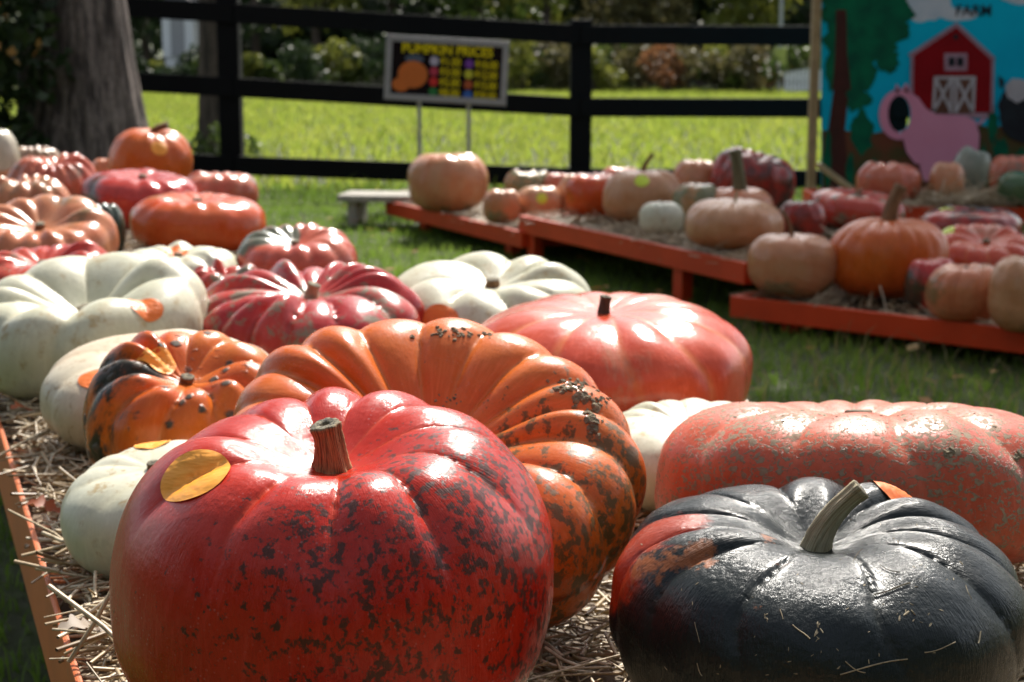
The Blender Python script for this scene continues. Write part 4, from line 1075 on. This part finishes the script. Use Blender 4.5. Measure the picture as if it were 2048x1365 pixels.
paint('painted_pig_leg', [(1838, 330), (1866, 332), (1862, 362), (1846, 362)], M['m_pink'], 8); paint('painted_pig_leg', [(1906, 330), (1934, 326), (1930, 362), (1912, 362)], M['m_pink'], 8)
strip('painted_pig_tail', (1954, 250), (1968, 238), 5, M['m_pink'], 9)
# cow
paint('painted_cow_body', blob(2042, 225, 46, 60, 30, 0.06, 90), M['m_dark'], 8); paint('painted_cow_patch', blob(2034, 180, 24, 24, 24, 0.1, 91), M['m_white'], 9); paint('painted_cow_ear', [(1996, 150), (2008, 162), (2004, 178), (1998, 172)], M['m_dark'], 9)
text_mesh('board_lettering', 'FARM', mp(1948, 0)[0], mp(0, 32)[1], 30 * MY / FPX, M['m_dark'], mb, Matrix.Identity(4), yl * 3, 0.95, 'CENTER', 0.002)
pa = mp(1635, 0)
box('upright', pa[0] - 0.03, pa[0] + 0.022, -0.03, 0.05, -0.05, mp(1635, -335)[1], M['postwood'], mb, 0.004)
box('upright', mp(2336, 0)[0], mp(2336, 0)[0] + 0.05, -0.03, 0.05, -0.05, mp(1635, -335)[1], M['postwood'], mb, 0.004)
s0 = at(1637, 330, MY - 0.05); s1 = at(1704, 374, MY - 0.85)
beam('brace', (s0.x - ox, s0.y - MY, s0.z), (s1.x - ox + 0.25, s1.y - MY, max(0.02, s1.z - 0.2)), 0.035, 0.03, M['postwood'], mb)

# ---------------------------------------------------------------- trees and shrubs
def bark_mat(name, c1, c2):
    t = NT(name); o = t.obj()
    f = t.noise(t.vmul(o, (9.0, 9.0, 1.1)), 2.0, 6.0, 0.65)
    g = t.noise(o, 40.0, 4.0)
    col = t.mix(t.step(f, 0.36, 0.62), c1, t.mix(t.step(g, 0.4, 0.7), c2, tuple(k * 1.5 for k in c2)))
    t.set(Base_Color=col, Roughness=0.9)
    n1 = t.bump(f, 1.0, 0.06)
    t.l(t.bump(g, 0.5, 0.01, n1), t.b.inputs['Normal'])
    return t.m
M['bark'] = bark_mat('bark_grey', (0.040, 0.028, 0.024), (0.20, 0.155, 0.135))
M['bark2'] = bark_mat('bark_brown', (0.035, 0.026, 0.020), (0.09, 0.065, 0.05))

def tube_path(bm, pts, radii, nu=20, ridge=0.0, seed=0):
    rr = random.Random(seed)
    rings = []
    ph = rr.uniform(0, 6)
    for i, (p, r) in enumerate(zip(pts, radii)):
        d = (Vector(pts[min(i + 1, len(pts) - 1)]) - Vector(pts[max(i - 1, 0)])).normalized()
        X = Vector((1, 0, 0)) if abs(d.x) < 0.9 else Vector((0, 1, 0))
        X = (X - d * X.dot(d)).normalized(); Y = d.cross(X)
        ring = []
        for j in range(nu):
            a = 2 * math.pi * j / nu
            k_ = 1 + ridge * (math.sin(5 * a + ph + i * 0.12) * 0.5 + math.sin(9 * a - ph + i * 0.25) * 0.35 + math.sin(17 * a + i * 0.5) * 0.22)
            ring.append(bm.verts.new(Vector(p) + (X * math.cos(a) + Y * math.sin(a)) * r * k_))
        rings.append(ring)
    for i in range(len(rings) - 1):
        for j in range(nu):
            bm.faces.new((rings[i][j], rings[i][(j + 1) % nu], rings[i + 1][(j + 1) % nu], rings[i + 1][j]))

def leaf_cloud(name, centers, radii, n, size, mat, parent, seed, flatn=0.0):
    """leaf sized quads spread through clumps"""
    rr = np.random.default_rng(seed)
    C = np.array(centers); Rd = np.array(radii)
    w = Rd ** 2; k_ = rr.choice(len(C), n, p=w / w.sum())
    d = rr.normal(size=(n, 3)); d /= np.linalg.norm(d, axis=1, keepdims=True)
    rad = rr.uniform(0.25, 1.0, n) ** 0.5
    P = C[k_] + d * (Rd[k_] * rad)[:, None] * np.array([1, 1, 0.85])
    nr = rr.normal(size=(n, 3)); nr /= np.linalg.norm(nr, axis=1, keepdims=True)
    X = np.cross(nr, rr.normal(size=(n, 3))); X /= np.linalg.norm(X, axis=1, keepdims=True); Y = np.cross(nr, X)
    s = size * rr.uniform(0.6, 1.4, n)[:, None]
    V = np.stack([P - X * s, P + Y * s * 0.55 + nr * s * 0.15, P + X * s, P - Y * s * 0.55 + nr * s * 0.15], 1).reshape(-1, 3)
    me = mesh_np(name, V, np.arange(n * 4).reshape(-1, 4))
    return link(name, me, mat, parent)

def tree(name, label, loc, h, r0, crown, n, size, leaf, bark, seed, group=None, flare=1.5, ridge=0.05, lean=(0, 0), limbs=6, nu=22):
    rr = random.Random(seed)
    root = empty(name, loc, label, 'tree', group)
    bm = bmesh.new()
    N = 28
    pts = []; rad = []
    for i in range(N + 1):
        t = i / N
        pts.append((lean[0] * t * t * h + 0.02 * h * math.sin(3 * t + seed) * t, lean[1] * t * t * h, -0.15 + t * h))
        rad.append(r0 * (1 - 0.62 * t) * (1 + (flare - 1) * math.exp(-t * h / (r0 * 2.6))))
    tube_path(bm, pts, rad, nu, ridge, seed)
    for (cx, cy, cz, cr) in crown[:limbs]:
        zb = min(h * 0.85, max(h * 0.35, cz - cr - 0.8)); t = min(1, (zb + 0.15) / h)
        b = Vector((lean[0] * t * t * h, lean[1] * t * t * h, zb)); e = Vector((cx, cy, cz)); m = (b + e) / 2 + Vector((0, 0, 0.12 * (e - b).length))
        rb = r0 * 0.32
        tube_path(bm, [b, b.lerp(m, 0.5) + Vector((0, 0, 0.1)), m, m.lerp(e, 0.5), e], [rb, rb * 0.8, rb * 0.6, rb * 0.4, rb * 0.15], 8, 0.0, seed)
    me = bpy.data.meshes.new('trunk'); bm.to_mesh(me); bm.free()
    link('trunk', me, bark, root, smooth=True)
    leaf_cloud('crown', [c[:3] for c in crown], [c[3] for c in crown], n, size, leaf, root, seed)
    return root
def crown_of(seed, n, cx, cy, z0, z1, rx, cr):
    rr = random.Random(seed)
    return [(cx + rr.gauss(0, rx * 0.55), cy + rr.gauss(0, rx * 0.55), rr.uniform(z0, z1), cr * rr.uniform(0.6, 1.25)) for _ in range(n)]
M['leaf_mid'] = leafy('leaf_mid_green', (0.040, 0.075, 0.014), (0.085, 0.125, 0.025), 0.42, 0.45)
M['leaf_dark'] = leafy('leaf_dark_green', (0.014, 0.030, 0.010), (0.035, 0.060, 0.016), 0.25, 0.5)
M['leaf_yel'] = leafy('leaf_yellow_green', (0.11, 0.14, 0.02), (0.18, 0.19, 0.035), 0.45, 0.45)
M['leaf_olive'] = leafy('leaf_olive', (0.085, 0.085, 0.030), (0.15, 0.13, 0.05), 0.4, 0.5)
M['leaf_rust'] = leafy('leaf_rust', (0.16, 0.07, 0.025), (0.24, 0.13, 0.05), 0.4, 0.5)

# the old tree at the left, in front of the fence
tb = at(168, 300, 11.2)
tree('old_tree', 'old grey barked tree with flared foot in front of the fence', (tb.x, 11.2, 0), 8.0, 0.325, crown_of(3, 16, -1.6, 0.6, 6.2, 9.5, 2.4, 1.1), 9000, 0.10, M['leaf_mid'], M['bark'], 3, None, 1.9, 0.09, (-0.01, 0.0), 6, 64)
# dark climber and bush beside its foot
vr = empty('ivy_bush', (at(95, 200, 10.6).x, 10.6, 0), 'dark leafy bush with orange leaves beside the old tree', 'bush')
leaf_cloud('foliage', [(-0.75, 0.05, 0.5), (-0.5, 0, 0.9), (-0.35, 0.0, 1.3), (-0.28, 0, 1.65), (-0.8, 0, 1.4), (-0.4, 0.1, 0.4), (-0.9, 0, 1.9), (-0.3, 0.1, 2.0), (-0.2, 0.1, 1.0), (-1.2, 0, 1.2), (-1.3, 0.1, 0.6), (-1.2, 0.2, 1.8)], [0.5, 0.42, 0.42, 0.4, 0.5, 0.42, 0.5, 0.4, 0.34, 0.5, 0.5, 0.5], 5200, 0.05, M['leaf_dark'], vr, 5)
leaf_cloud('orange_leaves', [(-0.28, -0.25, 1.5), (-0.2, -0.25, 1.12), (-0.7, -0.3, 1.6)], [0.3, 0.25, 0.4], 60, 0.045, M['fallen'], vr, 6)
bmx = bmesh.new(); tube_path(bmx, [(-0.5, 0, -0.1), (-0.45, 0.02, 0.8), (-0.4, 0, 1.9)], [0.05, 0.04, 0.02], 8)
mx_ = bpy.data.meshes.new('stem'); bmx.to_mesh(mx_); bmx.free(); link('stem', mx_, M['bark2'], vr)

# tree behind the fence beside the left post
tb = at(424, 200, 16.5)
tree('young_tree', 'slender brown trunk standing behind the left fence post', (tb.x, 16.5, 0), 6.5, 0.15, crown_of(8, 9, 0.3, 1.0, 5.2, 7.5, 1.4, 0.9), 3500, 0.10, M['leaf_mid'], M['bark2'], 8, None, 1.5, 0.05)
sh = empty('shrub', (tb.x + 0.05, 16.1, 0), 'small weedy shrub at the foot of the slender trunk', 'shrub')
leaf_cloud('foliage', [(0, 0, 0.18), (0.12, 0, 0.32), (-0.1, 0, 0.1), (0.3, 0, 0.15)], [0.2, 0.14, 0.18, 0.2], 420, 0.035, M['leaf_mid'], sh, 9)
bmx = bmesh.new(); tube_path(bmx, [(0, 0, -0.05), (0.03, 0, 0.15), (0.05, 0, 0.35)], [0.01, 0.008, 0.004], 6)
mx_ = bpy.data.meshes.new('stem'); bmx.to_mesh(mx_); bmx.free(); link('stem', mx_, M['bark2'], sh)

# shade tree whose foot is behind the painted board
tree('shade_tree', 'tall leafy tree growing behind the painted farm board', (4.3, 14.6, 0), 7.5, 0.22,
     crown_of(12, 15, -0.5, -0.6, 5.2, 8.6, 2.2, 1.05), 9000, 0.10, M['leaf_mid'], M['bark'], 12)

# border of shrubs along the far side of the field
GS = 'shrubs along the far edge of the field'
srng = random.Random(77)
kinds = [('leaf_mid', 'mid green'), ('leaf_yel', 'yellow green'), ('leaf_olive', 'olive'), ('leaf_dark', 'dark green'), ('leaf_rust', 'rust brown')]
def shrub(u, y, h, wid, kind, seed, n=900, size=0.075):
    x = (u - CX) / FPX * y
    m_, nm = kinds[kind]
    o = empty('shrub', (x, y, 0), '%s shrub in the border along the far edge of the field' % nm, 'shrub', '%s %s' % (nm, GS))
    rr = random.Random(seed)
    cs = [(rr.gauss(0, wid * 0.4), rr.gauss(0, 0.3), h * rr.uniform(0.2, 0.8)) for _ in range(7)]
    leaf_cloud('foliage', cs, [h * 0.28 * rr.uniform(0.7, 1.2) for _ in cs], n, size, M[m_], o, seed)
    bm = bmesh.new()
    for c in cs: tube_path(bm, [(c[0] * 0.15, c[1] * 0.15, -0.05), (c[0] * 0.6, c[1] * 0.6, c[2] * 0.5), c], [0.02, 0.015, 0.006], 5)
    me = bpy.data.meshes.new('stems'); bm.to_mesh(me); bm.free(); link('stems', me, M['bark2'], o)
u = 1000; i = 0
while u < 1660:
    shrub(u, 44 + srng.uniform(-1.2, 1.5), srng.uniform(1.0, 1.75), srng.uniform(0.5, 0.9), srng.choice([0, 1, 2, 2, 4, 0, 2]), 500 + i)
    u += srng.uniform(28, 44); i += 1
u = 240
while u < 1000:
    shrub(u, 45 + srng.uniform(-1.2, 1.5), srng.uniform(0.8, 1.5), srng.uniform(0.5, 0.9), srng.choice([0, 3, 3, 3, 0, 3, 1]), 600 + i)
    u += srng.uniform(34, 56); i += 1
# trees behind the shrubs
GT = 'trees behind the shrub border'
for j, (uu, yy_, kind) in enumerate([(300, 52, 3), (520, 54, 3), (640, 51, 1), (790, 54, 3), (960, 52, 0), (1090, 51, 1), (1180, 55, 3), (1290, 51, 2), (1400, 53, 3), (1480, 50, 1), (1610, 54, 3)]):
    m_, nm = kinds[kind]
    x = (uu - CX) / FPX * yy_
    tree('border_tree', '%s tree with low branches behind the shrub border' % nm, (x, yy_, 0), 6.0, 0.16, crown_of(900 + j, 14, 0, 0, 1.6, 6.5, 1.5, 1.0), 2600, 0.13, M[m_], M['bark2'], 900 + j, '%s %s' % (nm, GT), limbs=5, nu=10)
# the dark wood behind everything
wr = np.random.default_rng(55)
nC = 260
cen_ = np.stack([wr.uniform(-26, 26, nC), wr.uniform(60, 66, nC), wr.uniform(0.3, 9.0, nC)], 1)
wood = leaf_cloud('woodland', cen_, np.full(nC, 2.0), 42000, 0.32, M['leaf_dark'], None, 56)
tag(wood, 'dark far wood closing the view behind the field', kind='stuff')
# unseen foliage added behind the viewer to keep sky sheen off the rinds
nB = 200
ang_ = wr.uniform(R(140), R(400), nB); rb_ = wr.uniform(9.0, 13.0, nB)
cenB = np.stack([np.cos(ang_) * rb_, np.sin(ang_) * rb_ - 2.0, wr.uniform(0.2, 8.5, nB)], 1)
cenB = cenB[cenB[:, 1] < 1.5]
back = leaf_cloud('woodland', cenB, np.full(len(cenB), 1.7), 30000, 0.22, M['leaf_mid'], None, 58)
tag(back, 'unseen leafy wood added behind the viewer to block low sky', kind='stuff')
# white shed and pale picket fence seen through the gaps
M['whitepaint'] = simple('white_paint', (0.72, 0.73, 0.74), 0.6, 0.05)
M['roofgrey'] = simple('roof_grey', (0.10, 0.10, 0.11), 0.8, 0.15)
hx_ = at(355, 60, 49.0)
hr = empty('white_shed', (hx_.x, 49.0, 0), 'small white shed glimpsed under the top fence rail beside the slender trunk', 'shed')
bm = bmesh.new(); box_bm(bm, -0.45, 0.45, 0, 1.6, 0.9, 2.3); box_bm(bm, -0.40, 0.40, 0.05, 1.55, 0, 0.9)
me = bpy.data.meshes.new('wall'); bm.to_mesh(me); bm.free(); link('wall', me, M['whitepaint'], hr)
mr = mesh_pd('roof', [(-0.6, -0.15, 2.301), (0.6, -0.15, 2.301), (0.6, 1.75, 2.301), (-0.6, 1.75, 2.301), (0, -0.15, 2.9), (0, 1.75, 2.9)], [(0, 1, 4), (2, 3, 5), (1, 2, 5, 4), (3, 0, 4, 5), (3, 2, 1, 0)])
link('roof', mr, M['roofgrey'], hr)
box('door', -0.2, 0.2, -0.03, -0.001, 0.91, 2.0, M['signgrey'], hr)
pk = empty('picket_fence', (at(1572, 160, 42.0).x, 42.0, 0), 'short white picket fence at the end of the shrub border', 'fence')
for j in range(14):
    bm = bmesh.new()
    box_bm(bm, -0.035, 0.035, 0, 0.02, 0.02, 0.55)
    me = bpy.data.meshes.new('picket'); bm.to_mesh(me); bm.free()
    link('picket', me, M['whitepaint'], pk, (j * 0.095, 0, 0.08 * math.sin(j / 13 * 3.1)))
box('rail', -0.05, 1.3, 0.021, 0.05, 0.12, 0.18, M['whitepaint'], pk); box('rail', -0.05, 1.3, 0.021, 0.05, 0.40, 0.46, M['whitepaint'], pk)
# grey pole with a yellow green marker
pp = at(1559, 150, 43.0)
po = empty('marker_pole', (pp.x, 43.0, 0), 'thin grey pole with a yellow green marker plate behind the right fence bay', 'pole')
box('pole', -0.045, 0.045, -0.045, 0.045, -0.1, 3.4, M['galv'], po, 0.01)
M['marker'] = simple('marker_yellow', (0.34, 0.40, 0.08), 0.6, 0.05)
box('marker_plate', -0.16, 0.16, -0.075, -0.05, 0.75, 1.15, M['marker'], po, 0.01)

print('pumpkin fits:', {k: (round(v[3], 3), round(v[4], 2)) for k, v in PUMP.items()})
